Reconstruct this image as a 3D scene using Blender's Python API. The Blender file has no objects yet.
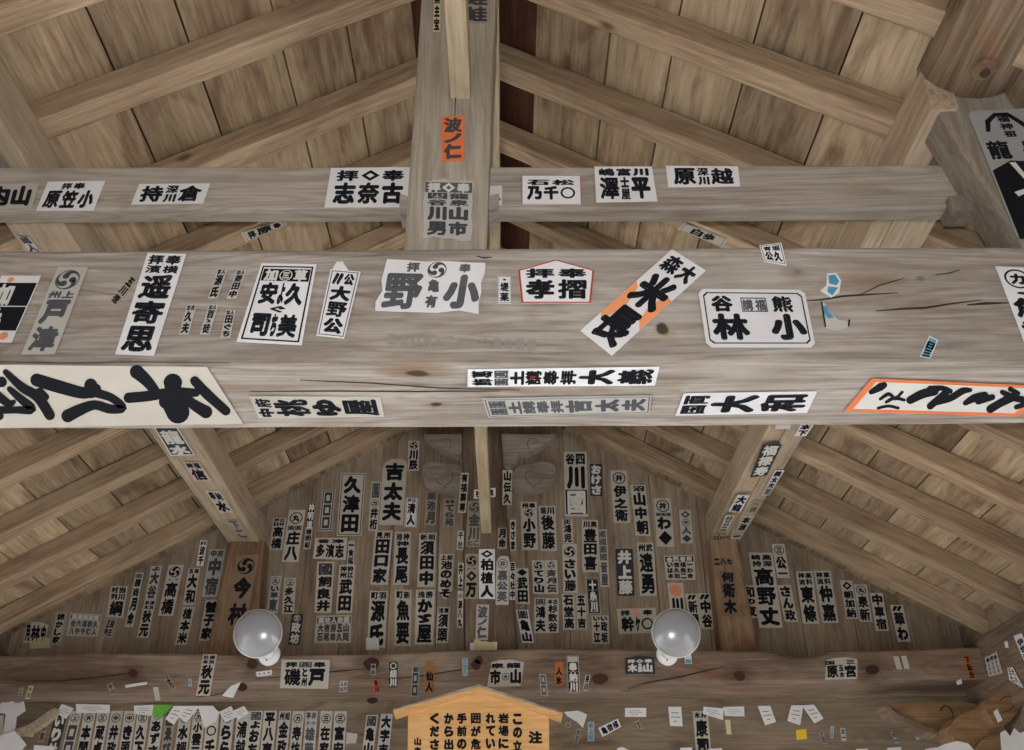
import bpy, math, random
from mathutils import Vector, Matrix
random.seed(7)
S = bpy.context.scene
COL = S.collection
# ------------------------------------------------------------------ camera
FPX, PITCH, YAW, ROLL = 980.0, math.radians(30.0), 0.0097, 0.0095
cam = bpy.data.cameras.new('camera'); cam.sensor_width = 36; cam.lens = 36*FPX/1024; cam.clip_start = .02
co = bpy.data.objects.new('camera', cam); COL.objects.link(co); S.camera = co
RM = Matrix.Rotation(-YAW, 3, 'Z') @ Matrix.Rotation(math.pi/2+PITCH, 3, 'X') @ Matrix.Rotation(-ROLL, 3, 'Z')
co.rotation_euler = RM.to_euler()

def ray(x, y):
    return (RM @ Vector((x-512, 375-y, -FPX))).normalized()
def hit(x, y, P, N):
    d = ray(x, y); return d*(P.dot(N)/d.dot(N))

# ------------------------------------------------------------------ object helpers
def tag(o, label, cat, group=None, kind=None):
    if label: o['label'] = label
    if cat: o['category'] = cat
    if group: o['group'] = group
    if kind: o['kind'] = kind
    return o
def mesh_obj(name, verts, faces, mat, parent=None, smooth=False):
    me = bpy.data.meshes.new(name); me.from_pydata([tuple(v) for v in verts], [], faces); me.update()
    me.materials.append(mat)
    if smooth:
        for p in me.polygons: p.use_smooth = True
    o = bpy.data.objects.new(name, me); COL.objects.link(o)
    if parent: o.parent = parent
    return o
def recenter(o):
    """puts the origin of a mesh thing at the middle of its box, children stay in place"""
    vs = [v.co.copy() for v in o.data.vertices]
    c = sum(vs, Vector())/len(vs)
    o.data.transform(Matrix.Translation(-c)); o.location = c
    for ch in o.children:
        ch.data.transform(Matrix.Translation(-c))
class MB:
    def __init__(s): s.v = []; s.f = []
    def add(s, v, f):
        n = len(s.v); s.v += [Vector(q) for q in v]; s.f += [tuple(n+i for i in q) for q in f]
    def box(s, x0, x1, y0, y1, z0, z1):
        s.add([(x0,y0,z0),(x1,y0,z0),(x1,y1,z0),(x0,y1,z0),(x0,y0,z1),(x1,y0,z1),(x1,y1,z1),(x0,y1,z1)],
              [(0,3,2,1),(4,5,6,7),(0,1,5,4),(1,2,6,5),(2,3,7,6),(3,0,4,7)])
    def obox(s, c, ux, uy, uz, hx, hy, hz):
        v = [c+ux*a*hx+uy*b*hy+uz*d*hz for d in (-1,1) for a,b in ((-1,-1),(1,-1),(1,1),(-1,1))]
        s.add(v, [(0,3,2,1),(4,5,6,7),(0,1,5,4),(1,2,6,5),(2,3,7,6),(3,0,4,7)])
    def prism(s, pts, n, t):
        """outline pts (3D, counter-clockwise seen from the side n points to), thickness t towards -n"""
        k = len(pts); s.add(list(pts)+[p-n*t for p in pts],
              [tuple(range(k)), tuple(reversed(range(k, 2*k)))]+[(i, i+k, (i+1)%k+k, (i+1)%k) for i in range(k)])
    def build(s, name, mat, parent=None, smooth=False): return mesh_obj(name, s.v, s.f, mat, parent, smooth)

def timber(name, A, B, wdir, w0, w1, h0, h1, mat, r=.012, seg=24, wob=.002, parent=None, w2=None, h2=None, sag=None, seed=0):
    """a squared timber from A to B; the section runs w0..w1 along wdir and h0..h1 along the third direction; w2/h2 the same at B"""
    A = Vector(A); B = Vector(B); ax = (B-A).normalized(); W = Vector(wdir).normalized(); H = ax.cross(W).normalized()
    if H.z < -.3 or (abs(H.z) <= .3 and H.y < 0): H = -H
    rnd = random.Random(seed or name); ph = [rnd.uniform(0, 6.3) for _ in range(16)]
    vs = []; K = 3; ring = []
    for cx, cy, a0 in ((1,1,0),(-1,1,90),(-1,-1,180),(1,-1,270)):
        for k in range(K): ring.append((cx, cy, math.radians(a0+90*k/(K-1))))
    n = len(ring)
    for i in range(seg+1):
        t = i/seg; p = A.lerp(B, t)
        a0, a1 = (w0, w1) if w2 is None else (w0+(w2[0]-w0)*t, w1+(w2[1]-w1)*t)
        b0, b1 = (h0, h1) if h2 is None else (h0+(h2[0]-h0)*t, h1+(h2[1]-h1)*t)
        L = (B-A).length*t
        if sag:
            q = sag(t); b0 += q[0]; b1 += q[1]
        for j, (cx, cy, a) in enumerate(ring):
            x = (a1-r if cx > 0 else a0+r)+r*math.cos(a)
            y = (b1-r if cy > 0 else b0+r)+r*math.sin(a)
            q = j//K
            x += wob*math.sin(L*2.3+ph[q])+wob*.6*math.sin(L*7.1+ph[q+4]); y += wob*math.sin(L*1.9+ph[q+8])+wob*.6*math.sin(L*8.3+ph[q+12])
            vs.append(p+W*x+H*y)
    fs = []
    for i in range(seg):
        for j in range(n):
            k = (j+1)%n; fs.append((i*n+j, i*n+k, (i+1)*n+k, (i+1)*n+j))
    fs.append(tuple(reversed(range(n)))); fs.append(tuple(seg*n+j for j in range(n)))
    o = mesh_obj(name, vs, fs, mat, parent)
    import bmesh
    b = bmesh.new(); b.from_mesh(o.data); bmesh.ops.recalc_face_normals(b, faces=b.faces); b.to_mesh(o.data); b.free()
    return o

# ------------------------------------------------------------------ materials
class NT:
    def __init__(s, name):
        s.m = bpy.data.materials.new(name); s.m.use_nodes = True; s.t = s.m.node_tree; s.bs = s.t.nodes['Principled BSDF']
    def n(s, typ, **kw):
        nd = s.t.nodes.new(typ)
        for k, v in kw.items():
            if k.startswith('i_'): nd.inputs[int(k[2:]) if k[2:].isdigit() else k[2:].replace('_', ' ')].default_value = v
            else: setattr(nd, k, v)
        return nd
    def l(s, a, b): s.t.links.new(a, b)
def plain(name, col, rough=.6, var=.0, spec=.3, metal=0):
    T = NT(name); T.bs.inputs['Roughness'].default_value = rough; T.bs.inputs['Specular IOR Level'].default_value = spec
    T.bs.inputs['Metallic'].default_value = metal
    if var:
        g = T.n('ShaderNodeNewGeometry'); z = T.n('ShaderNodeTexNoise'); z.inputs['Scale'].default_value = 9; z.inputs['Detail'].default_value = 6
        T.l(g.outputs['Position'], z.inputs['Vector'])
        oi = T.n('ShaderNodeObjectInfo')
        m = T.n('ShaderNodeMix', data_type='RGBA'); m.inputs[6].default_value = (*[c*(1-var) for c in col], 1); m.inputs[7].default_value = (*[min(1, c*(1+var*.6)) for c in col], 1)
        T.l(z.outputs['Fac'], m.inputs[0])
        h = T.n('ShaderNodeHueSaturation'); mr = T.n('ShaderNodeMapRange'); mr.inputs['To Min'].default_value = 1-var*.8; mr.inputs['To Max'].default_value = 1+var*.5
        T.l(oi.outputs['Random'], mr.inputs['Value']); T.l(mr.outputs[0], h.inputs['Value']); T.l(m.outputs[2], h.inputs['Color'])
        T.l(h.outputs[0], T.bs.inputs['Base Color'])
    else: T.bs.inputs['Base Color'].default_value = (*col, 1)
    return T.m
def wood(name, dark, mid, light, rot=(0,0,0), var=.25, streak=.5, stain=None, stainamt=.0, ringamt=.5, rough=.8, fine=1.0, spots=()):
    """sawn timber; the grain runs along X after rot"""
    T = NT(name); T.bs.inputs['Roughness'].default_value = rough; T.bs.inputs['Specular IOR Level'].default_value = .2
    g = T.n('ShaderNodeNewGeometry'); mp = T.n('ShaderNodeMapping'); mp.vector_type = 'POINT'
    mp.inputs['Rotation'].default_value = rot
    T.l(g.outputs['Position'], mp.inputs['Vector'])
    oi = T.n('ShaderNodeObjectInfo')
    ad = T.n('ShaderNodeVectorMath', operation='MULTIPLY_ADD')      # shift the figure from board to board
    cb = T.n('ShaderNodeCombineXYZ'); a1 = T.n('ShaderNodeMath', operation='ADD'); T.l(oi.outputs['Random'], a1.inputs[0]); T.l(g.outputs['Random Per Island'], a1.inputs[1])
    for k in range(3): T.l(a1.outputs[0], cb.inputs[k])
    T.l(cb.outputs[0], ad.inputs[0]); ad.inputs[1].default_value = (13, 7, 5); T.l(mp.outputs[0], ad.inputs[2])
    def stretched(v):
        m = T.n('ShaderNodeMapping'); m.inputs['Scale'].default_value = v; T.l(ad.outputs[0], m.inputs['Vector']); return m
    def noise(src, sc, det, dist=0, rg=.6):
        z = T.n('ShaderNodeTexNoise'); z.inputs['Scale'].default_value = sc; z.inputs['Detail'].default_value = det
        z.inputs['Distortion'].default_value = dist; z.inputs['Roughness'].default_value = rg; T.l(src.outputs[0], z.inputs['Vector']); return z
    fine_n = noise(stretched((1.2, 26*fine, 26*fine)), 2.2, 8, .3, .7)
    blot = noise(stretched((.8, 2.2, 2.2)), 1.3, 5, .4)
    rg0 = noise(stretched((.35, 3.2, 3.2)), 1.5, 2, .8)
    mu = T.n('ShaderNodeMath', operation='MULTIPLY'); mu.inputs[1].default_value = 90; T.l(rg0.outputs['Fac'], mu.inputs[0])
    sn = T.n('ShaderNodeMath', operation='SINE'); T.l(mu.outputs[0], sn.inputs[0])
    sn2 = T.n('ShaderNodeMapRange'); sn2.inputs['From Min'].default_value = -1; T.l(sn.outputs[0], sn2.inputs['Value'])
    pw = T.n('ShaderNodeMath', operation='POWER'); pw.inputs[1].default_value = 2.2; T.l(sn2.outputs[0], pw.inputs[0])
    r1 = T.n('ShaderNodeValToRGB'); e = r1.color_ramp.elements; e[0].position = .34; e[0].color = (*dark, 1); e[1].position = .66; e[1].color = (*light, 1)
    m_ = e.new(.5); m_.color = (*mid, 1)
    s1 = T.n('ShaderNodeMath', operation='MULTIPLY'); s1.inputs[1].default_value = streak; T.l(fine_n.outputs['Fac'], s1.inputs[0])
    s2 = T.n('ShaderNodeMath', operation='MULTIPLY'); s2.inputs[1].default_value = 1-streak; T.l(blot.outputs['Fac'], s2.inputs[0])
    s3 = T.n('ShaderNodeMath', operation='ADD'); T.l(s1.outputs[0], s3.inputs[0]); T.l(s2.outputs[0], s3.inputs[1]); T.l(s3.outputs[0], r1.inputs[0])
    mx = T.n('ShaderNodeMix', data_type='RGBA', blend_type='MULTIPLY'); T.l(r1.outputs[0], mx.inputs[6]); mx.inputs[7].default_value = (.62, .57, .52, 1)
    fa = T.n('ShaderNodeMath', operation='MULTIPLY'); fa.inputs[1].default_value = ringamt; T.l(pw.outputs[0], fa.inputs[0]); T.l(fa.outputs[0], mx.inputs[0])
    last = mx.outputs[2]
    if stain:
        zs = noise(stretched((.9, 3.0, 3.0)), 1.9, 4, .9); rs = T.n('ShaderNodeMapRange'); rs.inputs['From Min'].default_value = .52; rs.inputs['From Max'].default_value = .68
        rs.inputs['To Max'].default_value = stainamt; T.l(zs.outputs['Fac'], rs.inputs['Value'])
        m2 = T.n('ShaderNodeMix', data_type='RGBA'); T.l(rs.outputs[0], m2.inputs[0]); T.l(last, m2.inputs[6]); m2.inputs[7].default_value = (*stain, 1); last = m2.outputs[2]
    # small dark knots
    vo = T.n('ShaderNodeTexVoronoi'); vo.inputs['Scale'].default_value = 1.7; T.l(stretched((.8, 1.5, 1.5)).outputs[0], vo.inputs['Vector'])
    kr = T.n('ShaderNodeMapRange'); kr.inputs['From Min'].default_value = .02; kr.inputs['From Max'].default_value = .06; kr.inputs['To Min'].default_value = .75; kr.inputs['To Max'].default_value = 0
    T.l(vo.outputs['Distance'], kr.inputs['Value'])
    m3 = T.n('ShaderNodeMix', data_type='RGBA'); T.l(kr.outputs[0], m3.inputs[0]); T.l(last, m3.inputs[6]); m3.inputs[7].default_value = (dark[0]*.35, dark[1]*.28, dark[2]*.22, 1)
    class _o: outputs = [m3.outputs[2]]
    if spots:   # knots and stains that belong to this very timber: centre, half sizes, colour, strength, softness
        zn = noise(stretched((2, 7, 7)), 3, 4, .6); zc = T.n('ShaderNodeVectorMath', operation='SUBTRACT'); T.l(zn.outputs['Color'], zc.inputs[0]); zc.inputs[1].default_value = (.5, .5, .5)
        for c, hs, colr, amt, soft in spots:
            v1 = T.n('ShaderNodeVectorMath', operation='SUBTRACT'); T.l(g.outputs['Position'], v1.inputs[0]); v1.inputs[1].default_value = c
            v2 = T.n('ShaderNodeVectorMath', operation='DIVIDE'); T.l(v1.outputs[0], v2.inputs[0]); v2.inputs[1].default_value = hs
            v3 = T.n('ShaderNodeVectorMath', operation='MULTIPLY_ADD'); T.l(zc.outputs[0], v3.inputs[0]); v3.inputs[1].default_value = (1.5, 1.5, 1.5); T.l(v2.outputs[0], v3.inputs[2])
            ln = T.n('ShaderNodeVectorMath', operation='LENGTH'); T.l(v3.outputs[0], ln.inputs[0])
            r2 = T.n('ShaderNodeMapRange'); r2.inputs['From Min'].default_value = 1-soft; r2.inputs['From Max'].default_value = 1.0+soft*.3; r2.inputs['To Min'].default_value = amt; r2.inputs['To Max'].default_value = 0
            T.l(ln.outputs['Value'], r2.inputs['Value'])
            m4 = T.n('ShaderNodeMix', data_type='RGBA'); T.l(r2.outputs[0], m4.inputs[0]); T.l(_o.outputs[0], m4.inputs[6]); m4.inputs[7].default_value = (*colr, 1); _o.outputs = [m4.outputs[2]]
    h = T.n('ShaderNodeHueSaturation'); mr = T.n('ShaderNodeMapRange'); mr.inputs['To Min'].default_value = 1-var; mr.inputs['To Max'].default_value = 1+var*.7
    fr = T.n('ShaderNodeMath', operation='FRACT'); T.l(a1.outputs[0], fr.inputs[0]); T.l(fr.outputs[0], mr.inputs['Value'])
    T.l(mr.outputs[0], h.inputs['Value']); T.l(_o.outputs[0], h.inputs['Color']); T.l(h.outputs[0], T.bs.inputs['Base Color'])
    bp = T.n('ShaderNodeBump'); bp.inputs['Strength'].default_value = .35; bp.inputs['Distance'].default_value = .004
    T.l(s3.outputs[0], bp.inputs['Height']); T.l(bp.outputs[0], T.bs.inputs['Normal'])
    return T.m
HP = math.pi/2; SL = math.radians(30)
rX, rY, rZ = (0,0,0), (0,0,-HP), (0,HP,0)
rSR, rSL = (0,-SL,0), (0,SL,0)
M = {}
GREY = ((.20,.165,.135), (.40,.35,.30), (.56,.51,.45))
def spot(x, y, surf, a, b, col, amt, soft):
    P, N = {'F': (Vector((0,2.2,0)), Vector((0,-1,0))), 'B': (Vector((0,0,1.3)), Vector((0,0,-1))), 'E': (Vector((0,5.7,0)), Vector((0,-1,0)))}[surf]
    c = hit(x, y, P, N); k = c.length/FPX
    return (tuple(c), (a*k, b*k*1.3, b*k*1.3), col, amt, soft)
BSP = [spot(862,283,'F',42,22,(.26,.17,.105),.55,.9), spot(905,300,'F',60,10,(.28,.20,.14),.4,.9), spot(130,318,'F',50,14,(.27,.21,.165),.45,.9), spot(300,352,'F',70,10,(.25,.20,.16),.4,.9),
       spot(745,318,'F',60,16,(.30,.25,.2),.35,.9), spot(560,270,'F',60,12,(.52,.49,.45),.4,.9), spot(360,395,'B',80,14,(.60,.53,.44),.5,.9),
       spot(795,272,'F',16,8,(.26,.20,.15),.6,.7), spot(798,272,'F',5,3,(.16,.12,.09),.5,.6), spot(920,279,'F',5,2.5,(.17,.14,.11),.7,.5),
       spot(664,331,'F',12,8,(.40,.30,.18),.8,.6), spot(662,329,'F',6.5,6.5,(.05,.04,.03),.95,.3),
       spot(415,371,'B',36,15,(.25,.155,.085),.85,.8), spot(419,373,'B',12,5,(.055,.045,.035),.95,.35), spot(437,404,'B',16,6,(.27,.18,.10),.7,.7), spot(436,404,'B',7,3.5,(.05,.035,.025),.95,.4),
       spot(676,391,'B',10,4,(.34,.25,.16),.7,.6)]
M['beam'] = wood('weathered_beam_wood', (.20,.165,.135), (.41,.365,.32), (.60,.55,.50), rX, .06, .6, (.24,.17,.11), .5, .5, spots=BSP)
LSP = [spot(x, y, 'E', a*2.1, b*2.0, (.10,.055,.035), .7, .85) for x, y, a, b in ((133,673,6,5),(252,664,7,6),(371.5,664,10,8),(600,679,11,8),(739.5,676,8,6),(872,670,8,6),(797,652,16,6),(480,658,14,9),(60,675,40,10))]
M['beamlow'] = wood('brown_log_wood', (.12,.085,.06), (.29,.215,.16), (.43,.345,.27), rX, .1, .5, (.22,.10,.05), .55, .45, spots=LSP)
M['nuki'] = wood('tie_beam_wood', (.24,.20,.165), (.42,.375,.32), (.57,.52,.45), rX, .05, .55, (.24,.17,.11), .4, .4)
M['post'] = wood('king_post_wood', (.27,.225,.175), (.42,.37,.30), (.54,.49,.41), rZ, .06, .6, None, 0, .3)
M['column'] = wood('dark_column_wood', (.075,.05,.035), (.17,.12,.085), (.29,.22,.165), rZ, .08, .45, (.12,.06,.035), .5, .4)
M['postb'] = wood('brown_post_wood', (.12,.07,.035), (.27,.175,.105), (.38,.275,.18), rZ, .12, .45, (.12,.05,.025), .6, .4)
M['postg'] = wood('side_post_wood', (.17,.145,.115), (.29,.26,.215), (.40,.37,.31), rZ, .1, .5, (.18,.10,.06), .6, .3)  # tone lowered, the shade on the post put into the wood colour
M['plate'] = wood('brown_plate_wood', (.10,.07,.045), (.22,.16,.11), (.32,.25,.18), rY, .1, .5)
M['log'] = wood('orange_log_wood', (.12,.075,.045), (.29,.21,.14), (.44,.37,.29), rY, .1, .5, (.34,.17,.08), .6, .7)
M['purlin'] = wood('purlin_wood', (.28,.21,.14), (.48,.38,.27), (.60,.49,.36), rY, .1, .6, None, 0, .25)
M['strip'] = wood('pale_batten_wood', (.32,.25,.15), (.48,.39,.26), (.60,.51,.36), rY, .05, .6, None, 0, .2)
M['raftR'] = wood('rafter_wood', (.21,.14,.085), (.44,.32,.205), (.60,.47,.32), rSR, .25, .6, (.20,.13,.09), .5, .35)
M['raftL'] = wood('rafter_wood_left', (.21,.14,.085), (.44,.32,.205), (.60,.47,.32), rSL, .25, .6, (.20,.13,.09), .5, .35)
M['roof'] = wood('roof_board_wood', (.15,.10,.06), (.39,.29,.18), (.55,.435,.285), rY, .25, .5, (.17,.10,.06), .85, .3, fine=.7)
M['gable'] = wood('gable_board_wood', (.18,.13,.09), (.335,.265,.19), (.45,.37,.275), rZ, .15, .5, (.15,.085,.05), .6, .3)
M['lower'] = wood('lower_wall_wood', (.15,.11,.07), (.27,.21,.145), (.36,.29,.21), rX, .1, .5, (.12,.07,.045), .6, .3)
M['ridge'] = wood('dark_ridge_wood', (.035,.012,.008), (.07,.025,.015), (.11,.045,.028), rY, .2)
M['sign'] = wood('sign_wood', (.62,.33,.12), (.76,.44,.18), (.84,.53,.25), rX, .03, .6, None, 0, .18)
M['carve'] = wood('carved_bracket_wood', (.24,.20,.17), (.37,.32,.275), (.48,.42,.37), rX, .08)
M['carve2'] = wood('brown_carved_wood', (.11,.06,.03), (.27,.16,.08), (.40,.26,.15), rX, .08)
M['carveline'] = plain('carved_groove', (.17,.14,.115), .9)
M['floor'] = plain('pale_floor', (.50,.50,.50), .7, .12)
M['crack'] = plain('crack_dark', (.045,.03,.02), .95)
M['knot'] = wood('knot_wood', (.20,.13,.08), (.31,.23,.16), (.43,.35,.26), rX, .05, .7)
M['knotdark'] = plain('knot_core', (.06,.045,.03), .95)
M['hole'] = plain('peg_hole_dark', (.07,.03,.02), .9, .3)
PAP = {'w': (.80,.79,.80), 'c': (.56,.52,.45), 't': (.40,.335,.255), 'g': (.52,.50,.46), 'o': (.80,.21,.07), 'k': (.035,.037,.045), 'p': (.60,.50,.44),
       'y': (.70,.62,.36), 'Y': (.85,.55,.03), 'G': (.15,.50,.05), 'b': (.12,.36,.50), 'B': (.34,.16,.05), 'n': (.27,.19,.125), 'd': (.22,.145,.09), 'v': (.40,.39,.39), 'O': (.50,.15,.04), 'R': (.65,.10,.08), 'e': (.36,.37,.33), 's': (.80,.80,.80)}  # poster paper darkened, the shade under the log put into its colour
PM = {k: plain('paper_'+{'w':'white','c':'cream','t':'tan','g':'grey','o':'orange','k':'black','p':'pink','y':'buff','Y':'yellow','G':'green','b':'blue','B':'brown','n':'wood','d':'dark_wood','v':'shaded','O':'rust','R':'red','e':'moss','s':'snow'}[k], v, .7, .0 if k in 'kY' else .12) for k, v in PAP.items()}
IM = {'k': plain('ink_black', (.013,.014,.018), .8, 0, .04), 'f': plain('ink_faded', (.10,.105,.115), .8, .5, .04), 'w': plain('ink_reverse', (.70,.69,.64), .7, .1),
      'r': plain('ink_red', (.45,.07,.05), .8, 0, .1), 'p': plain('pencil', (.22,.2,.18), .8), 'o': plain('ink_orange', (.85,.33,.15), .7, .2), 'b': plain('ink_blue', (.08,.3,.48), .6)}

# ------------------------------------------------------------------ glyphs
_gl = {}
def glyph(c):
    """the character as flat polygons, its strokes thickened by a band along every outline edge"""
    if c in _gl: return _gl[c]
    cu = bpy.data.curves.new('t', 'FONT'); cu.body = c; cu.size = 1; cu.dimensions = '2D'; cu.fill_mode = 'FRONT'; cu.resolution_u = 2
    o = bpy.data.objects.new('t', cu); COL.objects.link(o)
    dg = bpy.context.evaluated_depsgraph_get(); me = bpy.data.meshes.new_from_object(o.evaluated_get(dg))
    V = [(v.co.x, v.co.y) for v in me.vertices]; F = [tuple(p.vertices) for p in me.polygons]
    bpy.data.objects.remove(o); bpy.data.curves.remove(cu); bpy.data.meshes.remove(me)
    cnt = {}
    F2 = []
    for f in F:
        a = sum(V[f[i]][0]*V[f[(i+1)%len(f)]][1]-V[f[(i+1)%len(f)]][0]*V[f[i]][1] for i in range(len(f)))
        if a < 0: f = tuple(reversed(f))
        F2.append(f)
        for i in range(len(f)):
            e = (f[i], f[(i+1)%len(f)]); k = (min(e), max(e)); cnt.setdefault(k, []).append(e)
    E = [v[0] for v in cnt.values() if len(v) == 1]
    per = sum(math.dist(V[a], V[b]) for a, b in E)
    r = max(.012, min(.07, .067*(6.3/max(per, .1))**.92)) if per else 0
    outV = [(x, y, 2.4e-4) for x, y in V]; outF = list(F2)
    for a, b in E:
        (x0, y0), (x1, y1) = V[a], V[b]; d = math.hypot(x1-x0, y1-y0)
        if d < 1e-5: continue
        ex, ey = (x1-x0)/d, (y1-y0)/d; nx, ny = ey, -ex; t = r*.8; n = len(outV)
        dz = 3e-5*(len(outF)%7)
        outV += [(x0, y0, dz), (x0-ex*t+nx*r*.35, y0-ey*t+ny*r*.35, dz), (x0+nx*r, y0+ny*r, dz), (x1+nx*r, y1+ny*r, dz), (x1+ex*t+nx*r*.35, y1+ey*t+ny*r*.35, dz), (x1, y1, dz)]
        outF.append(tuple(range(n, n+6)))
    if not outV: outV = [(0,0,0),(1,0,0),(1,1,0)]; outF = []
    xs = [v[0] for v in outV]; ys = [v[1] for v in outV]
    bx = (min(xs), max(xs), min(ys), max(ys))
    w, h = bx[1]-bx[0], bx[3]-bx[2]
    if w < .62: m = (bx[0]+bx[1])/2; bx = (m-.42, m+.42, bx[2], bx[3])
    if h < .62: m = (bx[2]+bx[3])/2; bx = (bx[0], bx[1], m-.42, m+.42)
    _gl[c] = ([((x-bx[0])/(bx[1]-bx[0]), (bx[3]-y)/(bx[3]-bx[2]), z) for x, y, z in outV], outF)      # v grows downwards
    return _gl[c]
def ringpoly(cx, cy, ro, ri, n=20):
    v = []; f = []
    for i in range(n):
        a = 2*math.pi*i/n; v += [(cx+ro*math.cos(a), cy+ro*math.sin(a)), (cx+ri*math.cos(a), cy+ri*math.sin(a))]
    for i in range(n): j = (i+1)%n; f.append((2*i, 2*j, 2*j+1, 2*i+1))
    return v, f
def disc(cx, cy, r, n=16): return [(cx+r*math.cos(2*math.pi*i/n), cy+r*math.sin(2*math.pi*i/n)) for i in range(n)], [tuple(range(n))]
def tomoe(n3=3):
    V = []; F = []
    def add(q):
        n = len(V); V.extend(q[0]); F.extend([tuple(n+i for i in f) for f in q[1]])
    for k in range(n3):
        a0 = 2*math.pi*k/n3
        add(disc(.5+.22*math.cos(a0), .5+.22*math.sin(a0), .15, 12))
        m = 9; v = []
        for i in range(m+1):
            a = a0+i/m*1.75; w = .13*(1-i/m)+.012; rr = .25+.2*min(1, i/m*1.6)
            v += [(.5+(rr+w)*math.cos(a), .5+(rr+w)*math.sin(a)), (.5+(rr-w)*math.cos(a), .5+(rr-w)*math.sin(a))]
        add((v, [(2*i, 2*i+1, 2*i+3, 2*i+2) for i in range(m)]))
    add(ringpoly(.5, .5, .5, .455, 20))
    return V, F
TOM = tomoe()

# ------------------------------------------------------------------ surfaces the slips are pasted on
XC, ZB, SLO = -.11, 3.33, .577
Vn = Vector
SURF = {'G': (Vn((0,6.0,0)), Vn((0,-1,0))), 'C': (Vn((0,5.845,0)), Vn((0,-1,0))), 'P': (Vn((0,5.84,0)), Vn((0,-1,0))), 'L': (Vn((0,6.15,0)), Vn((0,-1,0))), 'H': (Vn((0,6.10,0)), Vn((0,-1,0))),
        'E': (Vn((0,5.695,0)), Vn((0,-1,0))), 'F': (Vn((0,2.197,0)), Vn((0,-1,0))), 'B': (Vn((0,0,1.297)), Vn((0,0,-1))), 'N': (Vn((0,2.327,0)), Vn((0,-1,0))),
        'K': (Vn((0,2.247,0)), Vn((0,-1,0))), 'R': (Vn((0,2.195,0)), Vn((0,-1,0))), 'Q': (Vn((0,0,2.177)), Vn((0,0,-1))), 'W': (Vn((2.745,0,0)), Vn((-1,0,0))), 'S': (Vn((0,5.5,0)), Vn((0,-1,0)))}
nrm = Vn((-SLO,0,-1)).normalized()
SURF['TR'] = (Vn((XC,0,ZB-.124)), Vn((-SLO,0,-1)).normalized())
SURF['TL'] = (Vn((XC,0,ZB-.124)), Vn((SLO,0,-1)).normalized())
NSLIP = [0]
def outline(shape, w, h, rnd):
    j = lambda s: rnd.uniform(-s, s)
    if shape == 'p': return [(.0,.25),(.5,0),(1,.25),(.955,1),(.045,1)]
    if shape == 'P': return [(.0,.12),(.5,0),(1,.12),(1,1),(0,1)]
    if shape == 'o':   # rounded head
        return [(0,1),(0,.13),(.12,.05),(.35,.0),(.75,.0),(.93,.03),(1,.10),(1,1)][::1]
    if shape == 'f': return [(.12,.02),(.35,-.06),(.7,-.06),(1,.06),(.93,.9),(.9,1),(0,1)]
    if shape == 'r':
        a = .07*min(1, h/w); b = .07*min(1, w/h); return [(0,b),(a,0),(1-a,0),(1,b),(1,1-b),(1-a,1),(a,1),(0,1-b)]
    if shape == 'v': return [(0,0),(1,0),(1,.8),(.6,1),(.4,1),(0,.8)]
    if shape == 'T':   # torn
        pts = []
        for i in range(5): pts.append((i/5+j(.02), j(.05)))
        for i in range(5): pts.append((1+j(.03), i/5+j(.02)))
        for i in range(5): pts.append((1-i/5+j(.02), 1+j(.05)))
        for i in range(5): pts.append((j(.03), 1-i/5+j(.02)))
        return pts
    return [(0+j(.012),0+j(.006)),(1+j(.012),0+j(.006)),(1+j(.012),1+j(.006)),(0+j(.012),1+j(.006))]

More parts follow.
